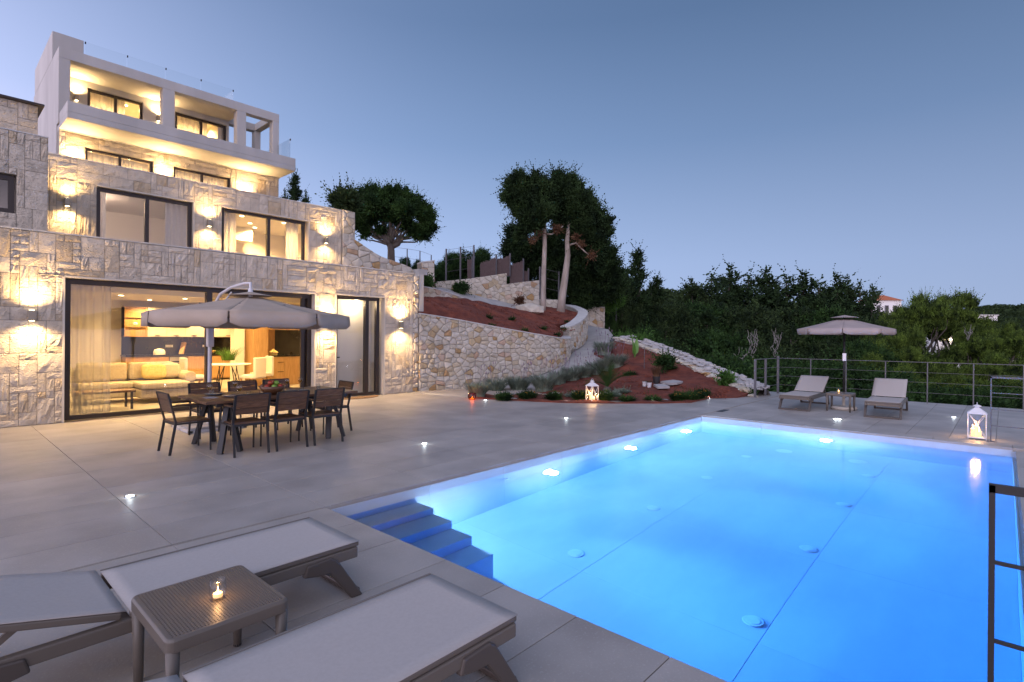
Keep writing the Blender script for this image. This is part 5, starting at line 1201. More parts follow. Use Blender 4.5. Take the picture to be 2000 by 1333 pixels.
# ------------------------------------------------------------------ deck furniture and lamps
for i, ((px, py), lb) in enumerate((((254,971),'in the foreground paving left of the pool corner'), ((829,868),'in the paving between the dining table and the pool'), ((1106,818),'in the paving below the white lantern'), ((948,783),'at the bed edge beside the amber candle glass'), ((1107,784.5),'at the bed edge left of the white lantern'), ((1384,779),'at the right end of the bed edge'), ((1863,816),'in the paving between the right lounger and the tall lantern'), ((1632,820),'in the paving below the round table, left of a pair'), ((1639,820),'in the paving below the round table, right of a pair'), ((1275,787),'at the bed edge below the white pots'))):
    p = G(px, py, .0); t = thing('ground_light', 'small lit round light flush ' + lb, 'ground light', (p.x, p.y, .006), 0, 'flush lights in the terrace paving')
    b = MB(); b.lathe([(.0,.004),(.032,.004),(.036,.0)], n=16); b.build('lens', M['emc'], t, smooth=True)
    b = MB(); b.lathe([(.036,.003),(.05,.003),(.054,-.005)], n=20); b.build('ring', M['steel'], t, smooth=True)
    light('marker_light', 'POINT', (0,0,.05), .3, (.85,.95,1), t, shadow_soft_size=.02)
# railing at the far edge
def on_line(a, c, px):
    lo, hi = 0.0, 1.0
    for _ in range(40):
        m_ = (lo+hi)/2; x = proj(Vector(a).lerp(Vector(c), m_))[0]
        if x < px: lo = m_
        else: hi = m_
    return Vector(a).lerp(Vector(c), lo)
fa, fb = V(16.9, 4.88, 0), V(17.3, -1.55, 0)
fp = [fa] + [on_line(fa, fb, q) for q in (1583,1652,1729,1811,1901,1999)]
rail = thing('terrace_railing', 'grey steel railing with thin horizontal wires along the far terrace edge', 'railing')
def rpost(p, r0, h, m_='rail'): b = MB(); b.box((p.x-r0, p.y-r0, -.02), (p.x+r0, p.y+r0, h)); b.build('post', M[m_], rail)
for i, p in enumerate(fp): rpost(p, .026 if i == 0 else .012, 1.09 if i == 0 else 1.02)
sp = [V(15.25, 4.98, 0), V(15.95, 4.93, 0), fa]
rpost(sp[0], .026, 1.04); rpost(sp[1], .024, 1.04)
for z in (1.03, .77, .52, .26):
    b = MB(); w_ = .014 if z > 1 else .007
    for a, c in zip(fp, fp[1:]): b.bar(a+ZU*z, c+ZU*z, w_, w_)
    b.build('rail', M['rail'], rail); b = MB(); b.bar(sp[0]+ZU*z, sp[2]+ZU*z, w_*1.3, w_*1.3); b.build('rail', M['rail'], rail)
# two short railings at the ends of the open pool side
def side_rail(x, label, h=1.03, rungs=(.74,.43,.12), r0=.0085):
    t = thing('side_railing', label, 'railing', (x, .028 if x < 5 else .15, 0)); b = MB(); b.box((-r0,-r0,-.04 if x > 5 else -.02), (r0,r0,h-.004)); b.build('post', M['rail' if x > 5 else 'black'], t)
    b = MB(); b.box((-r0, -2.2, h-.03), (r0, r0, h)); b.build('top_rail', M['rail' if x > 5 else 'black'], t)
    for z in rungs: b = MB(); b.box((-.006, -2.2, z-.006), (.006, -r0, z+.006)); b.build('rung', M['rail' if x > 5 else 'black'], t)
    b = MB(); b.box((-r0,-2.2,-.1), (r0,-2.17,h-.03)); b.build('post', M['rail' if x > 5 else 'black'], t)
    if x > 5: b = MB(); b.box((-.05,-.05,.0), (.05,.05,.008)); b.build('base_plate', M['rail'], t)
side_rail(2.50, 'dark steel guard rail close to the camera at the right edge of the pool', rungs=(.835,.565,.295,.03), h=1.105)
side_rail(11.42, 'grey steel guard rail beside the tall white lantern', rungs=(.77,.51,.25))

# sun loungers: frame, sling, backrest, skid legs. long axis +x points to the foot end; origin at fold line on the ground
def make_lounger(label, back_deg):
    t = thing('sun_lounger', label, 'sun lounger', group='sun loungers round the pool')
    LX, W2, zt = 1.17, .29, .335
    b = MB()
    for s in (-1, 1):
        b.box((-.62, s*W2-.02, zt-.10), (LX, s*W2+.02, zt-.035)); 
    b.box((LX-.05, -W2+.02, zt-.095), (LX, W2-.02, zt-.03)); b.box((-.62, -W2+.02, zt-.1), (-.56, W2-.02, zt-.06)); b.box((-.02, -W2+.02, zt-.1), (.02, W2-.02, zt-.06))
    b.build('frame', M['resin'], t, bevel=.008)
    b = MB()
    for s in (-1, 1): b.box((.0, s*W2-.014, zt-.034), (LX+.01, s*W2+.020, zt-.007))
    b.box((LX-.03, -W2, zt-.036), (LX+.010, W2, zt-.009)); b.build('seat_rim', M['resin'], t, bevel=.008)
    def sling(L_, sag):
        b = MB(); vs = []; fs = []; nx_, ny_ = 16, 8
        for i in range(nx_+1):
            for j in range(ny_+1): u = i/nx_; v = j/ny_*2-1; vs.append((L_*u, v*(W2+.019), -sag*(1-v**4)*math.sin(PI*min(max(u, .0), 1))**.4 + .0))
        for i in range(nx_):
            for j in range(ny_): a = i*(ny_+1)+j; fs.append((a, a+ny_+1, a+ny_+2, a+1))
        b.add(vs, fs); return b
    o = sling(LX+.008, .008).build('seat_sling', M['sling'], t, smooth=True); o.location = (0, 0, zt)
    s_ = o.modifiers.new('s', 'SOLIDIFY'); s_.thickness = .004
    b = MB(); b.box((.0, W2+.012, zt-.004), (LX, W2+.022, zt+.004)); b.build('sling_hem', M['sling_edge'], t)
    a = math.radians(back_deg); BL = .70
    bk = MB()
    for s in (-1, 1): bk.box((-BL, s*W2-.02, -.036), (-.03, s*W2+.02, -.002))
    bk.box((-BL-.02, -W2, -.036), (-BL+.02, W2, -.002)); bo = bk.build('backrest', M['resin'], t, bevel=.008); bo.location = (0, 0, zt); bo.rotation_euler = (0, a, 0)
    so_ = sling(-BL, .008).build('back_sling', M['sling'], bo, smooth=True); so_.location = (-.02, 0, 0); s_ = so_.modifiers.new('s', 'SOLIDIFY'); s_.thickness = .004
    for s in (-1, 1):
        b = MB(); x1_ = -BL*.55*math.cos(a); z1_ = zt+BL*.55*math.sin(a)-.03; b.bar((x1_, s*(W2-.035), z1_), (-.56, s*(W2-.035), zt-.08), .018, .025); b.build('support_strut', M['resin'], t)
        b = MB(); b.tube([(x1_-.1, s*(W2-.06), z1_+.03), (x1_-.16, s*(W2-.06), z1_-.08), (x1_-.12, s*(W2-.06), zt-.09)], .011, 6); b.build('support_arm', M['resin'], t)
    # skid legs: sloped loops
    for (x0, dx) in ((LX-.19, .24), (-.50, -.20)):
        lg = MB(); w_ = .055
        for s in (-1, 1):
            y = s*(W2+.012)
            lg.prism([(x0-.16*(1 if dx > 0 else -1), zt-.12), (x0-.14*(1 if dx > 0 else -1), zt-.055), (x0+.01, zt-.045), (x0+.05*(1 if dx > 0 else -1), zt-.075), (x0+dx*.92, .0), (x0+dx*.92-.075*(1 if dx > 0 else -1), .0), (x0-.0, zt-.14), (x0-.08*(1 if dx > 0 else -1), zt-.135)][::(1 if dx > 0 else -1)], -y-.02, -y+.02, Matrix.Rotation(PI/2, 4, 'X'))
        lg.box((min(x0+dx*.92, x0+dx*.92-.06*(1 if dx > 0 else -1)), -W2, .0), (max(x0+dx*.92, x0+dx*.92-.06*(1 if dx > 0 else -1)), W2, .035))
        lg.build('leg', M['resin_dk'], t, bevel=.009)
    return t
l1 = make_lounger('near sun lounger beyond the side table, its backrest cut by the left frame edge', 14); l1.location = (.655, 3.24, 0)
l2 = make_lounger('nearest sun lounger along the bottom edge, flat pale sling, in front of the side table', 12); l2.location = (.665, 1.94, 0)
l3 = make_lounger('far pale sun lounger left of the slatted table, backrest raised', 29); l3.location = (14.35, 3.47, 0); l3.rotation_euler = (0,0,PI)
l4 = make_lounger('far pale sun lounger right of the parasol, backrest raised', 31); l4.location = (14.35, 1.88, 0); l4.rotation_euler = (0,0,PI+.05)
# perforated side table
def side_table(label, loc, holes=True, rz=0.0, sx_=.5, sy_=.5, h=.39):
    t = thing('side_table', label, 'side table', loc, rz, 'low resin side tables'); a, c = sx_/2, sy_/2
    b = MB()
    if holes:   # plate made of real perforations
        nx_, ny_ = 34, 34; mg = .022; px_ = (sx_-2*mg)/nx_; py_ = (sy_-2*mg)/ny_; hs = px_*.24
        vs = []; fs = []
        for i in range(nx_):
            for j in range(ny_):
                x = -a+mg+(i+.5)*px_; y = -c+mg+(j+.5)*py_; n0 = len(vs)
                for (ux, uy) in ((-1,-1),(1,-1),(1,1),(-1,1)): vs.append((x+ux*px_/2, y+uy*py_/2, h))
                for (ux, uy) in ((-1,-1),(1,-1),(1,1),(-1,1)): vs.append((x+ux*hs, y+uy*hs, h))
                for (ux, uy) in ((-1,-1),(1,-1),(1,1),(-1,1)): vs.append((x+ux*hs, y+uy*hs, h-.008))
                for k in range(4): q = (k+1) % 4; fs += [(n0+k, n0+q, n0+4+q, n0+4+k), (n0+4+k, n0+4+q, n0+8+q, n0+8+k)]
        b.add(vs, fs); b.build('perforated_top', M['resin'], t)
        b = MB()
    else: b.box((-a+.02, -c+.02, h-.01), (a-.02, c-.02, h))
    def rr(a_, c_, rad):
        out = []
        for cx, cy_, a0 in ((a_-rad, c_-rad, 0), (-a_+rad, c_-rad, PI/2), (-a_+rad, -c_+rad, PI), (a_-rad, -c_+rad, 1.5*PI)):
            for k in range(6): th = a0+PI/2*k/5; out.append((cx+rad*math.cos(th), cy_+rad*math.sin(th)))
        return out
    rings = [(a-.022, c-.022, .006, h), (a-.008, c-.008, .03, h), (a, c, .036, h-.01), (a, c, .036, h-.055), (a-.01, c-.01, .03, h-.055), (a-.01, c-.01, .03, h-.02)]
    vs = []; fs = []
    for a_, c_, rd_, z in rings: vs += [(x, y, z) for x, y in rr(a_, c_, rd_)]
    for k in range(len(rings)-1):
        for i in range(24): fs.append((k*24+i, k*24+(i+1)%24, (k+1)*24+(i+1)%24, (k+1)*24+i))
    b.add(vs, [f[::-1] for f in fs]); b.build('rim', M['resin'], t, smooth=False, bevel=.003)
    for sx2 in (-1, 1):
        for sy2 in (-1, 1):
            b = MB(); b.tube([(sx2*(a-.03), sy2*(c-.03), 0), (sx2*(a-.028), sy2*(c-.028), h-.05)], [.019, .026], 10); b.build('leg', M['resin'], t, smooth=True)
            b = MB(); b.lathe([(.017,0),(.02,.006),(.019,.014)], n=10); o = b.build('foot', M['black'], t); o.location = (sx2*(a-.03), sy2*(c-.03), 0)
    return t
side_table('taupe perforated resin side table between the two nearest loungers', (.895, 2.66, 0), True, 0.0, .49, .55, .405)
side_table('taupe resin side table between the two far loungers', (13.9, 2.70, 0), False, 0.0, .5, .5, .40)
def candle_glass(loc, label, R=.035, h=.085, m_='clear', e=.5, group=None, name='candle_glass'):
    t = thing(name, label, 'candle holder', loc, 0, group); b = MB(); b.lathe([(0,.004),(R*.75,.004),(R*.98,h*.3),(R,h*.55),(R*.85,h),(R*.82,h),(R*.96,h*.55),(R*.94,h*.3),(R*.72,.009),(0,.009)], n=24); b.build('glass', M[m_], t, smooth=True)
    b = MB(); b.lathe([(0,.009),(R*.55,.009),(R*.55,.024),(0,.024)], n=16); b.build('tea_light', M['wax'], t)
    b = MB(); b.lathe([(0,.026),(R*.10,.034),(0,.058)], n=8); b.build('flame', M['flame'], t, smooth=True)
    light('flame_light', 'POINT', (0,0,h*.62), e, (1,.5,.18), t, shadow_soft_size=.008)
candle_glass((.915, 2.62, .406), 'clear glass with a burning tea light on the near side table', .036, .088, e=.4)
candle_glass((13.95, 2.75, .401), 'small clear glass candle on the far side table', .04, .09, e=.15)
candle_glass(tuple(G(922, 781, .004)), 'round amber glass candle on the paving at the foot of the lavender', .11, .17, 'copper', 2.5)
# lanterns
def lantern(loc, h, w_, rz, label, e):
    t = thing('lantern', label, 'lantern', loc, rz, 'white candle lanterns'); a = w_/2; zb = h*.03; zc = h*.68; p = w_*.05
    b = MB(); b.box((-a,-a,zb), (a,a,zb+h*.03)); b.build('base', M['lant'], t)
    for s in (-1,1):
        for q in (-1,1): b = MB(); b.box((s*a-(p if s>0 else 0), q*a-(p if q>0 else 0), 0), (s*a+(0 if s>0 else p), q*a+(0 if q>0 else p), zc)); b.build('corner_post', M['lant'], t)
    b = MB(); b.box((-a-.006,-a-.006,zc), (a+.006,a+.006,zc+h*.03))
    zz = zc+h*.03; k = .16*a; top = h*.86; b.add([(-a,-a,zz),(a,-a,zz),(a,a,zz),(-a,a,zz),(-k,-k,top),(k,-k,top),(k,k,top),(-k,k,top)], [(0,1,5,4),(1,2,6,5),(2,3,7,6),(3,0,4,7),(4,5,6,7)]); b.build('roof', M['lant'], t)
    b = MB(); b.lathe([(0,h*.93),(a*.35,h*.905),(a*.55,h*.875),(a*.3,h*.86),(0,h*.86)], n=16); b.build('cap', M['lant'], t, smooth=True)
    b = MB(); b.tube([(a*.3*math.cos(q*PI/8), 0, h*.92+h*.07*math.sin(q*PI/8)) for q in range(9)], .004, 6); b.build('handle', M['lant'], t)
    for side_ in range(4):
        R4 = Matrix.Rotation(side_*PI/2, 4, 'Z'); b = MB(); z0 = zb+h*.03
        b.bar(R4 @ V(-a+p, -a+.004, z0), R4 @ V(a-p, -a+.004, zc), p*.6, p*.35, up=(0,1,0)); b.bar(R4 @ V(a-p, -a+.006, z0), R4 @ V(-a+p, -a+.006, zc), p*.6, p*.35, up=(0,1,0)); b.build('cross_bar', M['lant'], t)
        b = MB(); vs = [R4 @ V(-a+p, -a+.012, z0), R4 @ V(a-p, -a+.012, z0), R4 @ V(a-p, -a+.012, zc), R4 @ V(-a+p, -a+.012, zc)]; b.add(vs, [(0,1,2,3)]); b.build('pane', M['clear'], t)
    for i, (cx, cy_, ch, cr) in enumerate(((-a*.4, .1*a, h*.30, a*.24), (a*.3, -.25*a, h*.14, a*.26), (a*.15, .45*a, h*.2, a*.2))):
        b = MB(); b.lathe([(0,zb+h*.03),(cr,zb+h*.03),(cr,zb+h*.03+ch),(cr*.7,zb+h*.025+ch),(0,zb+h*.02+ch)], c=(cx,cy_,0), n=16); cd = b.build('candle', M['wax'], t, smooth=False)
        b = MB(); z = zb+h*.035+ch; b.lathe([(0,z),(cr*.22,z+cr*.35),(0,z+cr*1.2)], c=(cx,cy_,0), n=8); b.build('flame', M['flame'], cd, smooth=True)
        light('flame_light', 'POINT', (cx, cy_, z+.03), e, (1,.55,.22), t, shadow_soft_size=.01)
lp = G(1911, 858, .002); lantern((lp.x+.02, lp.y+.02, .002), .60, .235, .05, 'tall white lantern with three lit candles by the pool corner rail', 2.2)
lp = G(1155, 786, .002); lantern((lp.x, lp.y-.02, .004), .58, .22, -.25, 'white lantern with lit candles at the edge of the red bed', 2.2)
# doormat
dm = G(690, 776, 0); b = MB(); b.prism([(dm.x+.62*math.cos(q*PI/14), GY-.05-.38*math.sin(q*PI/14)) for q in range(15)], .002, .02); tag(b.build('doormat', M['mat_']), 'brown half round coir doormat outside the tall terrace door', 'doormat')

# ------------------------------------------------------------------ dining set
TX0, TX1, TY0, TY1, TZ = 2.50, 4.72, 7.62, 8.78, .715
t = thing('dining_table', 'long dark teak dining table on splayed black legs under the cantilever parasol', 'table', ((TX0+TX1)/2, (TY0+TY1)/2, 0)); hx, hy_ = (TX1-TX0)/2, (TY1-TY0)/2
for k in range(7):
    b = MB(); y0 = -hy_+k*2*hy_/7; b.box((-hx, y0+.003, TZ-.035), (hx, y0+2*hy_/7-.003, TZ)); b.build('plank', M['wood'], t, bevel=.003)
b = MB(); b.box((-hx+.15, -hy_+.06, TZ-.085), (hx-.15, -hy_+.10, TZ-.036)); b.box((-hx+.15, hy_-.10, TZ-.085), (hx-.15, hy_-.06, TZ-.036)); b.box((-hx+.15, -.02, TZ-.08), (hx-.15, .02, TZ-.036)); b.build('apron', M['black'], t)
for sx_ in (-1, 1):
    for sy_ in (-1, 1): b = MB(); b.bar((sx_*(hx-.34), sy_*(hy_-.2), TZ-.04), (sx_*(hx-.2), sy_*(hy_-.08), 0), .07, .05); b.bar((sx_*(hx-.36), sy_*(hy_-.2), TZ-.04), (sx_*(hx-.46), sy_*(hy_-.08), 0), .07, .05); b.build('leg', M['black'], t)
def make_chair(label):
    """faces +y, origin at centre of the seat on the ground"""
    t = thing('dining_chair', label, 'chair', group='teak and black metal dining chairs round the outdoor table'); w2, dp, sh, bh = .22, .22, .43, .81; p = .016
    for s in (-1, 1):
        b = MB(); b.bar((s*w2, -dp-.05, 0), (s*w2, -dp+.02, sh), .03, .022); b.bar((s*w2, -dp+.02, sh-.01), (s*w2, -dp-.075, bh), .03, .022); b.build('rear_leg', M['black'], t)
        b = MB(); b.tube([(s*w2, dp+.01, 0), (s*w2, dp, sh), (s*w2, dp-.005, .58), (s*w2, dp-.03, .625), (s*w2, dp-.07, .64), (s*w2, -dp-.02, .645)], .012, 6); b.build('front_leg', M['black'], t)
        b = MB(); b.box((s*w2-.025, -dp+.02, .648), (s*w2+.025, dp-.06, .664)); b.build('armrest', M['wood'], t, bevel=.004)
    b = MB(); b.box((-w2, -dp+.01, sh-.045), (w2, -dp+.03, sh-.015)); b.box((-w2, dp-.02, sh-.045), (w2, dp, sh-.015)); b.box((-w2-.01, -dp, sh-.04), (-w2+.01, dp, sh-.015)); b.box((w2-.01, -dp, sh-.04), (w2+.01, dp, sh-.015)); b.build('seat_frame', M['black'], t)
    for k in range(5): b = MB(); y0 = -dp+.02+k*.086; b.box((-w2+.012, y0, sh-.014), (w2-.012, y0+.081, sh+.002)); b.build('slat', M['wood'], t)
    for k in range(3):
        z0 = .545+k*.088; yy = lambda z: -dp+.02-.095*(z-sh)/(bh-sh)
        b = MB(); b.add([(-w2+.014, yy(z0)-.006, z0), (w2-.014, yy(z0)-.006, z0), (w2-.014, yy(z0)+.01, z0), (-w2+.014, yy(z0)+.01, z0), (-w2+.014, yy(z0+.084)-.006, z0+.084), (w2-.014, yy(z0+.084)-.006, z0+.084), (w2-.014, yy(z0+.084)+.01, z0+.084), (-w2+.014, yy(z0+.084)+.01, z0+.084)], [(3,2,1,0),(4,5,6,7),(0,1,5,4),(1,2,6,5),(2,3,7,6),(3,0,4,7)]); b.build('back_slat', M['wood'], t)
    b = MB(); b.bar((-w2, -dp-.074, bh), (w2, -dp-.074, bh), .022, .014); b.build('top_bar', M['black'], t)
    return t
ch = make_chair('teak slat chair on the pool side of the table, left of three'); ch.location = (2.975, 7.62, 0); ch.rotation_euler = (0,0,.0)
copy_tree(ch, 'teak slat chair on the pool side of the table, middle of three', (3.515, 7.61, 0), .02)
copy_tree(ch, 'teak slat chair on the pool side of the table, right of three', (4.075, 7.61, 0), -.01)
copy_tree(ch, 'teak armchair at the left head of the table, seen side on', (2.48, 8.30, 0), -PI/2+.03)
copy_tree(ch, 'teak armchair at the right head of the table nearest the terrace door', (4.62, 8.30, 0), PI/2-.03)
copy_tree(ch, 'teak chair on the villa side of the table, left of three', (3.1, 9.25, 0), PI)
copy_tree(ch, 'teak chair on the villa side of the table, middle of three', (3.68, 9.22, 0), PI)
copy_tree(ch, 'teak chair on the villa side of the table, right of three', (4.25, 9.2, 0), PI+.04)
# table ware
def wine_glass(p, label): 
    t = thing('wine_glass', label, 'wine glass', p, 0, 'wine glasses on the outdoor table'); b = MB(); b.lathe([(0,.002),(.036,.002),(.005,.008),(.004,.08),(.02,.095),(.037,.125),(.038,.15),(.031,.19),(.029,.19),(.035,.15),(.034,.127),(.018,.1),(0,.094)], n=18); b.build('glass', M['clear'], t, smooth=True)
    b = MB(); b.lathe([(0,.098),(.018,.103),(.033,.128),(.034,.14),(0,.14)], n=16); b.build('wine', M['wine'], t, smooth=True)
for x, y, lb in ((2.98, 7.80, 'front left'), (3.20, 8.55, 'back left'), (3.98, 8.50, 'back right'), (4.22, 8.55, 'far right end'), (2.75, 8.25, 'head left')):
    wine_glass((x, y, TZ+.001), 'stemmed wine glass half filled with white wine at the %s place' % lb)
def tumbler(p, label): t = thing('tumbler', label, 'glass', p, 0, 'water tumblers on the outdoor table'); b = MB(); b.lathe([(0,.003),(.028,.003),(.033,.085),(.031,.085),(.027,.01),(0,.01)], n=16); b.build('glass', M['clear'], t, smooth=True)
for x, y, lb in ((2.86, 8.5, 'left back'), (3.12, 7.85, 'front left'), (3.32, 7.9, 'front middle'), (3.95, 7.95, 'behind the bowl right'), (4.25, 8.0, 'front right'), (4.4, 8.3, 'right head')):
    tumbler((x, y, TZ+.001), 'empty water tumbler at the %s place' % lb)
for x, y, lb in ((3.0, 8.1, 'left head'), (2.9, 8.5, 'back left'), (3.95, 8.3, 'back right'), (4.3, 7.95, 'front right')):
    b = MB(); b.lathe([(0,.006),(.08,.006),(.125,.016),(.127,.013),(.085,0),(0,0)], c=(x,y,TZ+.004), n=24); tag(b.build('plate', M['plate'], smooth=True), 'dark blue grey dinner plate at the %s place' % lb, 'plate', 'plates on the outdoor table')
for x, y, lb in ((2.72, 8.12, 'left head'), (4.12, 8.3, 'back right')):
    b = MB(); b.box((x-.07, y-.1, TZ+.001), (x+.07, y+.1, TZ+.006)); tag(b.build('napkin', M['napkin']), 'folded grey napkin at the %s place' % lb, 'napkin', 'napkins on the outdoor table')
bc = V(3.52, 8.0, TZ); b = MB(); b.lathe([(0,.004),(.09,.004),(.15,.06),(.185,.125),(.178,.125),(.14,.065),(.085,.016),(0,.016)], c=bc, n=28); tag(b.build('fruit_bowl', M['bowl'], smooth=True), 'dark turned wooden bowl full of fruit in the middle of the table', 'bowl')
r = random.Random(4); FR = [('redap','red'),('grap','green'),('redap','red'),('grap','green'),('redap','red'),('bowl','brown'),('redap','red'),('grap','green'),('redap','red')]
posn = [(-.10,-.05,.12),(-.02,-.11,.12),(.09,-.07,.12),(.12,.04,.12),(0,.10,.12),(-.11,.06,.12),(-.03,-.01,.17),(.06,.0,.165),(.02,.06,.17)]
wh = ['left front','front','right front','right','back','left back','top left','top right','top back']
for (m_, cn), q, wn in zip(FR, posn, wh):
    b = MB(); b.lathe([(0,-.034),(.02,-.034),(.036,-.012),(.038,.01),(.026,.031),(.008,.034),(0,.028)], c=bc+Vector(q), n=14); tag(b.build('apple', M[m_], smooth=True), '%s apple at the %s of the fruit bowl' % (cn, wn), 'fruit', 'fruit in the wooden bowl')

# ------------------------------------------------------------------ parasols
def canopy(t, R, n, zh, ze, val, m_, rot=0, vent=.16, scallop=.05, sagk=.015):
    for k in range(n):   # one panel each
        a0, a1 = rot+2*PI*k/n, rot+2*PI*(k+1)/n; b = MB(); nu, nv = 8, 8; vs = []; fs = []
        for i in range(nv+1):
            v = vent/R + (1-vent/R)*i/nv
            for j in range(nu+1):
                u = j/nu; p0 = Vector((math.cos(a0), math.sin(a0), 0)); p1 = Vector((math.cos(a1), math.sin(a1), 0)); p = p0.lerp(p1, u)*R*v
                z = zh+(ze-zh)*v - sagk*math.sin(PI*u)*v*(1.1-v)*1.2 - .012*math.sin(PI*v); vs.append((p.x, p.y, z))
        for i in range(nv):
            for j in range(nu): q = i*(nu+1)+j; fs.append((q, q+nu+1, q+nu+2, q+1))
        # valance with rounded corners
        n0 = len(vs)
        for j in range(nu+1):
            u = j/nu; p0 = Vector((math.cos(a0), math.sin(a0), 0)); p1 = Vector((math.cos(a1), math.sin(a1), 0)); uu = .012+u*.976; p = p0.lerp(p1, uu)*R*1.002
            cr_ = min(1, min(u, 1-u)/.06); dz = val*(.72+.28*math.sqrt(max(0, 1-(1-cr_)**2))); p2 = p*(1.0+.012*math.sin(7*u+k)); vs.append((p.x, p.y, ze)); vs.append((p.x*.5+p2.x*.5, p.y*.5+p2.y*.5, ze-dz*.5)); vs.append((p2.x, p2.y, ze-dz))
        for j in range(nu):
            for q in (0, 1): o = n0+3*j+q; fs.append((o, o+1, o+4, o+3))
        b.add(vs, fs); o = b.build('canopy_panel', M[m_], t, smooth=True); sm = o.modifiers.new('s', 'SOLIDIFY'); sm.thickness = .003
        rb = MB(); rb.bar((math.cos(a0)*.05, math.sin(a0)*.05, zh-.08), (math.cos(a0)*R*.99, math.sin(a0)*R*.99, ze-.025), .012, .018); rb.build('rib', M['rail'], t)
    b = MB(); vs = [(0,0,zh+.05)]; fs = []
    for k in range(n): a0 = rot+2*PI*k/n; vs.append((math.cos(a0)*vent*1.9, math.sin(a0)*vent*1.9, zh-.045*vent/.16+.035))
    for k in range(n): fs.append((0, 1+k, 1+(k+1)%n))
    b.add(vs, fs); o = b.build('vent_cap', M[m_], t, smooth=False); sm = o.modifiers.new('s', 'SOLIDIFY'); sm.thickness = .004
pc = PD(489, 600, 8.35); t = thing('cantilever_parasol', 'large taupe cantilever parasol over the dining table on a white bent pole', 'parasol', (pc.x, pc.y, 0))
sub = t
zh, ze = 2.21, 1.90
ang0 = math.atan2(VIEW.y, VIEW.x)
canopy(t, 1.47, 8, zh, ze, .205, 'canopy', ang0+PI+.28, .17)
hub = MB(); hub.tube([(0,0,zh-.16), (0,0,zh+.09)], .035, 12); hub.build('hub', M['pole'], t, smooth=True)
pb = V(3.36, 10.08, 0); q0 = pb - Vector((pc.x, pc.y, 0))
pole = [q0, q0+V(.0,0,.8), q0+V(.0,.0,1.55), q0+V(.02,-.02,1.92), q0*.9+V(.02,0,2.12), q0*.72+V(0,0,2.27), q0*.45+V(0,0,2.36), q0*.15+V(0,0,2.395), V(0,0,2.39), V(0,0,2.2)]
b = MB(); b.tube(pole[:4], [.032]*4, 12); b.build('pole', M['pole'], t, smooth=True); b = MB(); b.tube(pole[3:], .024, 12); b.build('arm', M['pole'], t, smooth=True)
b = MB(); b.box((q0.x-.05, q0.y-.06, 1.38), (q0.x+.05, q0.y+.05, 1.75)); b.build('crank_box', M['pole'], t, bevel=.015)
b = MB(); b.tube([q0+V(.03,-.05,1.75), q0*.75+V(0,0,2.02), q0*.45+V(0,0,2.28)], .012, 8); b.build('strut', M['pole'], t)
b = MB()
for s in (-1, 1): b.box((q0.x-.45, q0.y+s*.42-.03, 0), (q0.x+.45, q0.y+s*.42+.03, .04)); b.box((q0.x+s*.42-.03, q0.y-.45, .001), (q0.x+s*.42+.03, q0.y+.45, .041))
b.box((q0.x-.45, q0.y-.03, .002), (q0.x+.45, q0.y+.03, .045)); b.build('base_frame', M['pole'], t); b = MB(); b.tube([q0, q0+ZU*.14], .045, 12); b.build('pole_socket', M['pole'], t)
for sx_ in (-1, 1):
    for sy_ in (-1, 1): b = MB(); b.box((q0.x+sx_*.22-.19, q0.y+sy_*.22-.19, .046), (q0.x+sx_*.22+.19, q0.y+sy_*.22+.19, .075)); b.build('ballast_slab', M['gravelw'], t)
for k in range(8):
    a0 = ang0+PI+.28+2*PI*k/8; b = MB(); b.tube([(0,0,zh-.25), (math.cos(a0)*.8, math.sin(a0)*.8, (zh+ze)/2-.02)], .008, 6); b.build('stretcher', M['rail'], t)
t.rotation_euler = (0.0, 0.0, 0)
pc2 = PD(1649, 650, 12.35); t = thing('parasol', 'sand coloured parasol on a dark pole between the two far loungers', 'parasol', (pc2.x, pc2.y, 0))
canopy(t, .97, 8, 2.10, 1.83, .13, 'canopy2', ang0+PI+.2, .15)
b = MB(); b.tube([(0,0,.1),(0,0,2.1)], .022, 10); b.build('pole', M['black'], t, smooth=True)
b = MB(); b.box((-.03,-.045,1.1), (.05,.03,1.28)); b.build('crank', M['steel'], t, bevel=.006)
b = MB(); b.lathe([(0,0),(.25,0),(.27,.03),(.25,.07),(.06,.08),(.03,.1),(.03,.35),(0,.35)], n=24); b.build('base', M['reveal'], t)

# ------------------------------------------------------------------ interior furniture (seen through the glass)
def bxobj(name, boxes, m_, parent, bevel=.0):
    b = MB()
    for a, c in boxes: b.box(a, c)
    return b.build(name, M[m_], parent, bevel=bevel)
k = thing('kitchen_units', 'white wall cupboards over oak base units along the back of the kitchen', 'kitchen', (0,0,0))
KX0, KX1, KY = 4.35, 7.7, 20.28
for i in range(5):
    x0 = KX0+.62+i*(KX1-KX0-.62)/5; x1 = x0+(KX1-KX0-.62)/5
    o = bxobj('cupboard_door', [((x0+.004, KY+.2, 1.50), (x1-.004, KY+.24, 2.44))], 'cab', k); bxobj('handle', [((x0+.2, KY+.18, 1.54), (x0+.34, KY+.2, 1.555))], 'black', o)
    if i != 1: bxobj('drawer_front', [((x0+.004, KY-.03, .1), (x1-.004, KY+.0, .84))], 'oak', k)
bxobj('carcass', [((KX0, KY+.25, 1.49), (KX1, KY+.6, 2.45)), ((KX0, KY+.01, .05), (KX1, KY+.6, .85))], 'oak', k)
bxobj('worktop', [((KX0-.02, KY-.06, .86), (KX1+.02, KY+.6, .91))], 'marble', k); bxobj('splashback', [((KX0, KY+.55, .912), (KX1, KY+.6, 1.488))], 'marble', k)
x0 = KX0+.62+(KX1-KX0-.62)/5
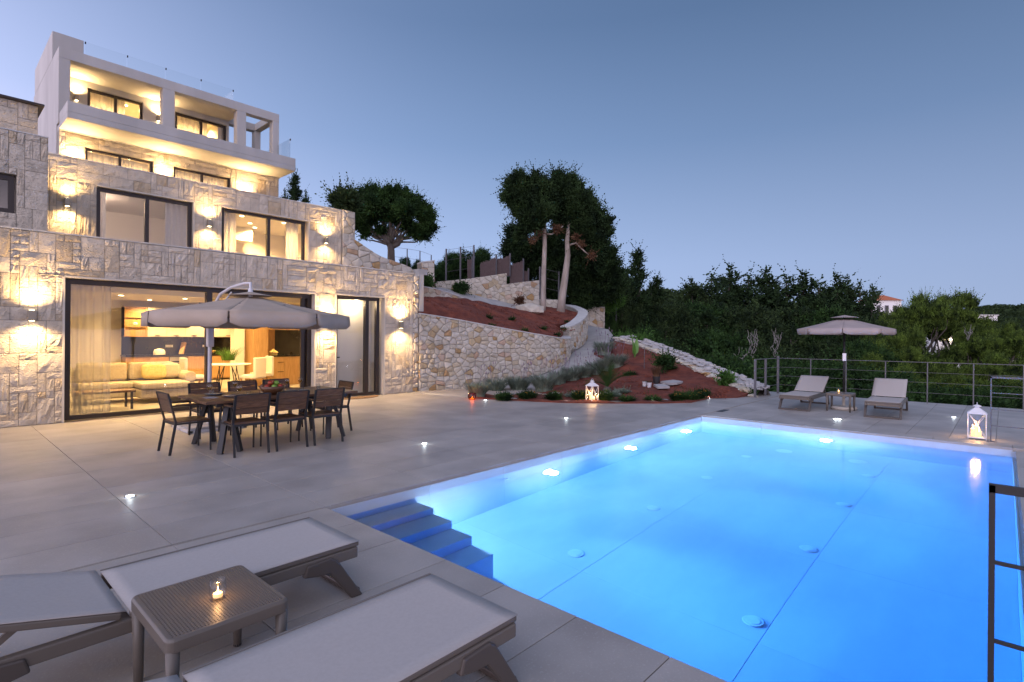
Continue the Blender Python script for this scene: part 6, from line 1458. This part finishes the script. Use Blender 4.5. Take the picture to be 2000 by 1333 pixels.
ov = bxobj('oven', [((x0+.01, KY-.035, .1), (x0+.53, KY, .84))], 'black', k); bxobj('control_panel', [((x0+.02, KY-.045, .70), (x0+.52, KY-.036, .83))], 'steel', ov); bxobj('handle', [((x0+.06, KY-.07, .63), (x0+.48, KY-.05, .65))], 'steel', ov)
s = thing('open_shelf_unit', 'oak open shelves beside the white wall cupboards', 'shelf', (KX0, KY+.2, 1.5))
bxobj('side_panel', [((0,0,0), (.02,.38,.94)), ((.58,0,0), (.6,.38,.94))], 'oak', s); bxobj('back_panel', [((.02,.36,0), (.58,.38,.94))], 'oak', s)
for z in (0, .3, .6, .92): bxobj('shelf', [((.021, 0, z), (.579, .35, z+.02))], 'oak', s)
b = MB(); b.lathe([(0,0),(.08,.0),(.13,.07),(.12,.14),(.05,.18),(.05,.19),(0,.19)], c=(KX0+.3, KY+.36, 1.82), n=18); tag(b.build('vase', M['white'], smooth=True), 'round cream vase on the middle kitchen shelf', 'vase')
b = MB(); b.lathe([(0,0),(.06,0),(.07,.1),(0,.1)], c=(KX0+.3, KY+.36, 2.12), n=14); tag(b.build('pot', M['white'], smooth=True), 'small white pot on the upper kitchen shelf', 'pot')
b = MB(); b.lathe([(0,0),(.07,0),(.09,.14),(0,.14)], c=(KX0+.3, KY+.36, 1.52), n=14); tag(b.build('pot', M['white'], smooth=True), 'white plant pot on the lowest kitchen shelf', 'pot')
b = MB(); b.lathe([(.17,0),(.17,.08),(.13,.17),(0,.2)], c=(KX0+.95, KY+.2, .911), n=20); tag(b.build('bread_bin', M['white'], smooth=True), 'white domed bread bin on the black worktop', 'bread bin')
b = MB(); b.lathe([(.05,0),(.14,.06),(.17,.12),(.16,.12),(.0,.03)], c=(KX0+2.5, KY+.2, .911), n=20); tag(b.build('salad_bowl', M['oak'], smooth=True), 'wooden bowl on the black worktop below the sockets', 'bowl')
b = MB(); b.bar((KX0+1.62, KY+.3, .91), (KX0+1.75, KY+.45, 1.3), .14, .06); tag(b.build('cutting_boards', M['oak']), 'wooden boards leaning on the black splashback', 'board')
for x, lb in ((1.22, 'left'), (2.35, 'right')):
    b = MB(); b.box((KX0+x, KY+.535, 1.14), (KX0+x+.22, KY+.549, 1.22)); tag(b.build('wall_socket', M['white']), 'white double wall socket on the black splashback, %s one' % lb, 'socket')
# oak bar unit
u = thing('oak_cabinet', 'oak cabinet with a dark worktop niche at the right of the kitchen', 'cabinet', (6.85, 16.9, 0))
bxobj('tall_side', [((0,0,0), (.45,.6,2.5))], 'oak', u); bxobj('drawer_front', [((.46,-.02,.02), (.95,.0,.9))], 'oak', u); bxobj('drawer_front', [((.956,-.02,.02), (1.75,.0,.9))], 'oak', u); bxobj('carcass', [((.46,.001,.0), (1.75,.6,.9))], 'oak', u)
bxobj('worktop', [((.46,-.04,.901), (1.77,.6,.95))], 'marble', u); bxobj('splashback', [((.9,.55,.951), (1.75,.6,1.75))], 'marble', u); bxobj('niche_panel', [((.46,.55,.951), (.899,.6,1.75))], 'oak', u); bxobj('shelf', [((.46,.2,1.75), (1.75,.6,1.79))], 'oak', u)
bxobj('handle', [((.75,-.04,.42), (.93,-.021,.435))], 'black', u); bxobj('handle', [((.75,-.04,.72), (.93,-.021,.735))], 'black', u)
for i in range(4):
    b = MB(); b.lathe([(0,0),(.037,0),(.037,.2),(.013,.25),(.013,.3),(0,.3)], c=(7.55+.16*i, 17.25, 1.792), n=12); tag(b.build('bottle', M['redap' if i == 2 else 'black'], smooth=True), 'dark wine bottle on the oak niche shelf, %s from the left' % ORD[i], 'bottle', 'bottles on the oak shelf')
b = MB(); b.box((-.09,-.09,0), (.09,.09,.08)); b.add([(-.12,-.12,.08),(.12,-.12,.08),(.12,.12,.08),(-.12,.12,.08),(0,0,.2)], [(0,1,4),(1,2,4),(2,3,4),(3,0,4)]); o = b.build('house_ornament', M['yellow']); o.location = (7.55, 17.1, .951); tag(o, 'little pale house shaped ornament on the dark worktop', 'ornament')
b = MB(); b.box((6.45, 17.3, 0), (6.75, 17.6, 2.66)); b.build('pillar', M['iwall'], villa)
fg = thing('fridge', 'tall steel fridge between the kitchen units and the oak cabinet', 'fridge', (7.9, 19.9, 0)); bxobj('body', [((0,0,0), (.7,.65,1.95))], 'steel', fg); bxobj('handle', [((.05,-.05,.7), (.08,-.01,1.6))], 'black', fg)
# sofa
s = thing('sofa', 'beige three seat sofa with rolled arm behind the sliding door', 'sofa', (2.35, 14.9, 0))
bxobj('seat_base', [((0,0,.12), (2.05,.9,.32))], 'sofa', s, .03); bxobj('seat_cushion', [((.02,-.02,.325), (1.0,.72,.47))], 'sofa', s, .04); bxobj('seat_cushion', [((1.02,-.55,.325), (2.03,.72,.47))], 'sofa', s, .04); bxobj('chaise_base', [((1.02,-.52,.12), (2.03,-.005,.32))], 'sofa', s, .03)
bxobj('backrest', [((0,.74,.33), (2.05,.95,.74))], 'sofa', s, .05)
for i in range(2): bxobj('back_cushion', [((.04+i*.99, .55, .48), (1.0+i*.99, .735, .9))], 'sofa', s, .06)
b = MB(); b.tube([(2.16,-.1,.55),(2.16,.92,.55)], .13, 14); b.box((2.06,-.08,.12), (2.26,.9,.5)); b.build('arm', M['sofa'], s, bevel=.02)
for x in (.1, 1.95): bxobj('leg', [((x,.02,0), (x+.05,.07,.12)), ((x,.8,0), (x+.05,.85,.12))], 'black', s)
for (x, m_, lb, w_) in ((3.85, 'yellow', 'yellow patterned cushion propped on the sofa', .27), (4.25, 'sofa', 'plain beige cushion beside the yellow one', .22)):
    bm = bmesh.new(); bmesh.ops.create_uvsphere(bm, u_segments=20, v_segments=12, radius=1)
    for v in bm.verts: x_, y_, z_ = v.co; f_ = lambda q: math.copysign(abs(q)**.55, q); v.co = Vector((f_(x_)*w_, y_*.09, f_(z_)*.19))
    me = bpy.data.meshes.new('cushion'); bm.to_mesh(me); bm.free(); me.materials.append(M[m_]); me.shade_smooth(); o = link(me, 'cushion', None, (x, 15.3 if m_ == 'yellow' else 15.4, .68), (-.25, 0, .05)); tag(o, lb, 'cushion')
c = thing('coffee_table', 'low dark coffee table in front of the sofa', 'table', (2.6, 13.9, 0)); bxobj('top', [((-.5,-.3,.36), (.5,.3,.4))], 'bowl', c)
for x in (-.46, .42):
    for y in (-.26, .22): bxobj('leg', [((x,y,0), (x+.04,y+.04,.36))], 'black', c)
# indoor dining
d = thing('round_dining_table', 'pale round dining table on wire legs inside the kitchen', 'table', (5.95, 16.4, 0)); b = MB(); b.lathe([(0,.72),(.58,.72),(.6,.735),(.6,.75),(0,.75)], n=32); b.build('tabletop', M['white'], d)
for kx in range(4):
    a = kx*PI/2+.4; b = MB(); b.tube([(.12*math.cos(a), .12*math.sin(a), .72), (.38*math.cos(a+.3), .38*math.sin(a+.3), 0)], .012, 6); b.tube([(.3*math.cos(a), .3*math.sin(a), .72), (.38*math.cos(a+.3), .38*math.sin(a+.3), 0)], .012, 6); b.build('leg', M['black'], d)
def soft_chair(loc, rz, label):
    t = thing('upholstered_chair', label, 'chair', loc, rz, 'white chairs at the indoor table'); bxobj('seat', [((-.23,-.22,.36), (.23,.24,.47))], 'cab', t, .03); bxobj('backrest', [((-.23,-.30,.36), (.23,-.215,.95))], 'cab', t, .03)
    for x in (-.2, .16):
        for y in (-.26, .18): bxobj('leg', [((x,y,0), (x+.04,y+.04,.358))], 'oak', t)
soft_chair((6.35, 15.75, 0), .5, 'white upholstered chair with its back to the terrace'); soft_chair((5.1, 16.5, 0), -PI/2, 'white upholstered chair at the left of the indoor table'); soft_chair((6.85, 16.35, 0), PI/2, 'white upholstered chair at the right of the indoor table')
t = thing('vase_of_greenery', 'glass vase of feathery green stems on the indoor round table', 'vase', (5.95, 16.4, .751)); b = MB(); b.lathe([(0,0),(.05,0),(.08,.1),(.06,.2),(.055,.2),(.07,.1),(0,.01)], n=16); b.build('vase', M['clear'], t, smooth=True); b = MB(); blades(b, 120, .3, .45, random.Random(3), .012, 1.0); o = b.build('stems', M['bright'], t); o.location = (0,0,.1)
b = MB(); b.box((8.3, 19.2, 3.6), (8.35, 19.5, 4.1)); 
pf = thing('picture_frame', 'pale framed picture leaning inside the first floor right window', 'picture', (7.0, 19.3, 3.0)); bxobj('frame', [((0,0,0), (.5,.03,.75))], 'oak', pf); bxobj('print', [((.06,-.004,.06), (.44,-.001,.69))], 'white', pf)
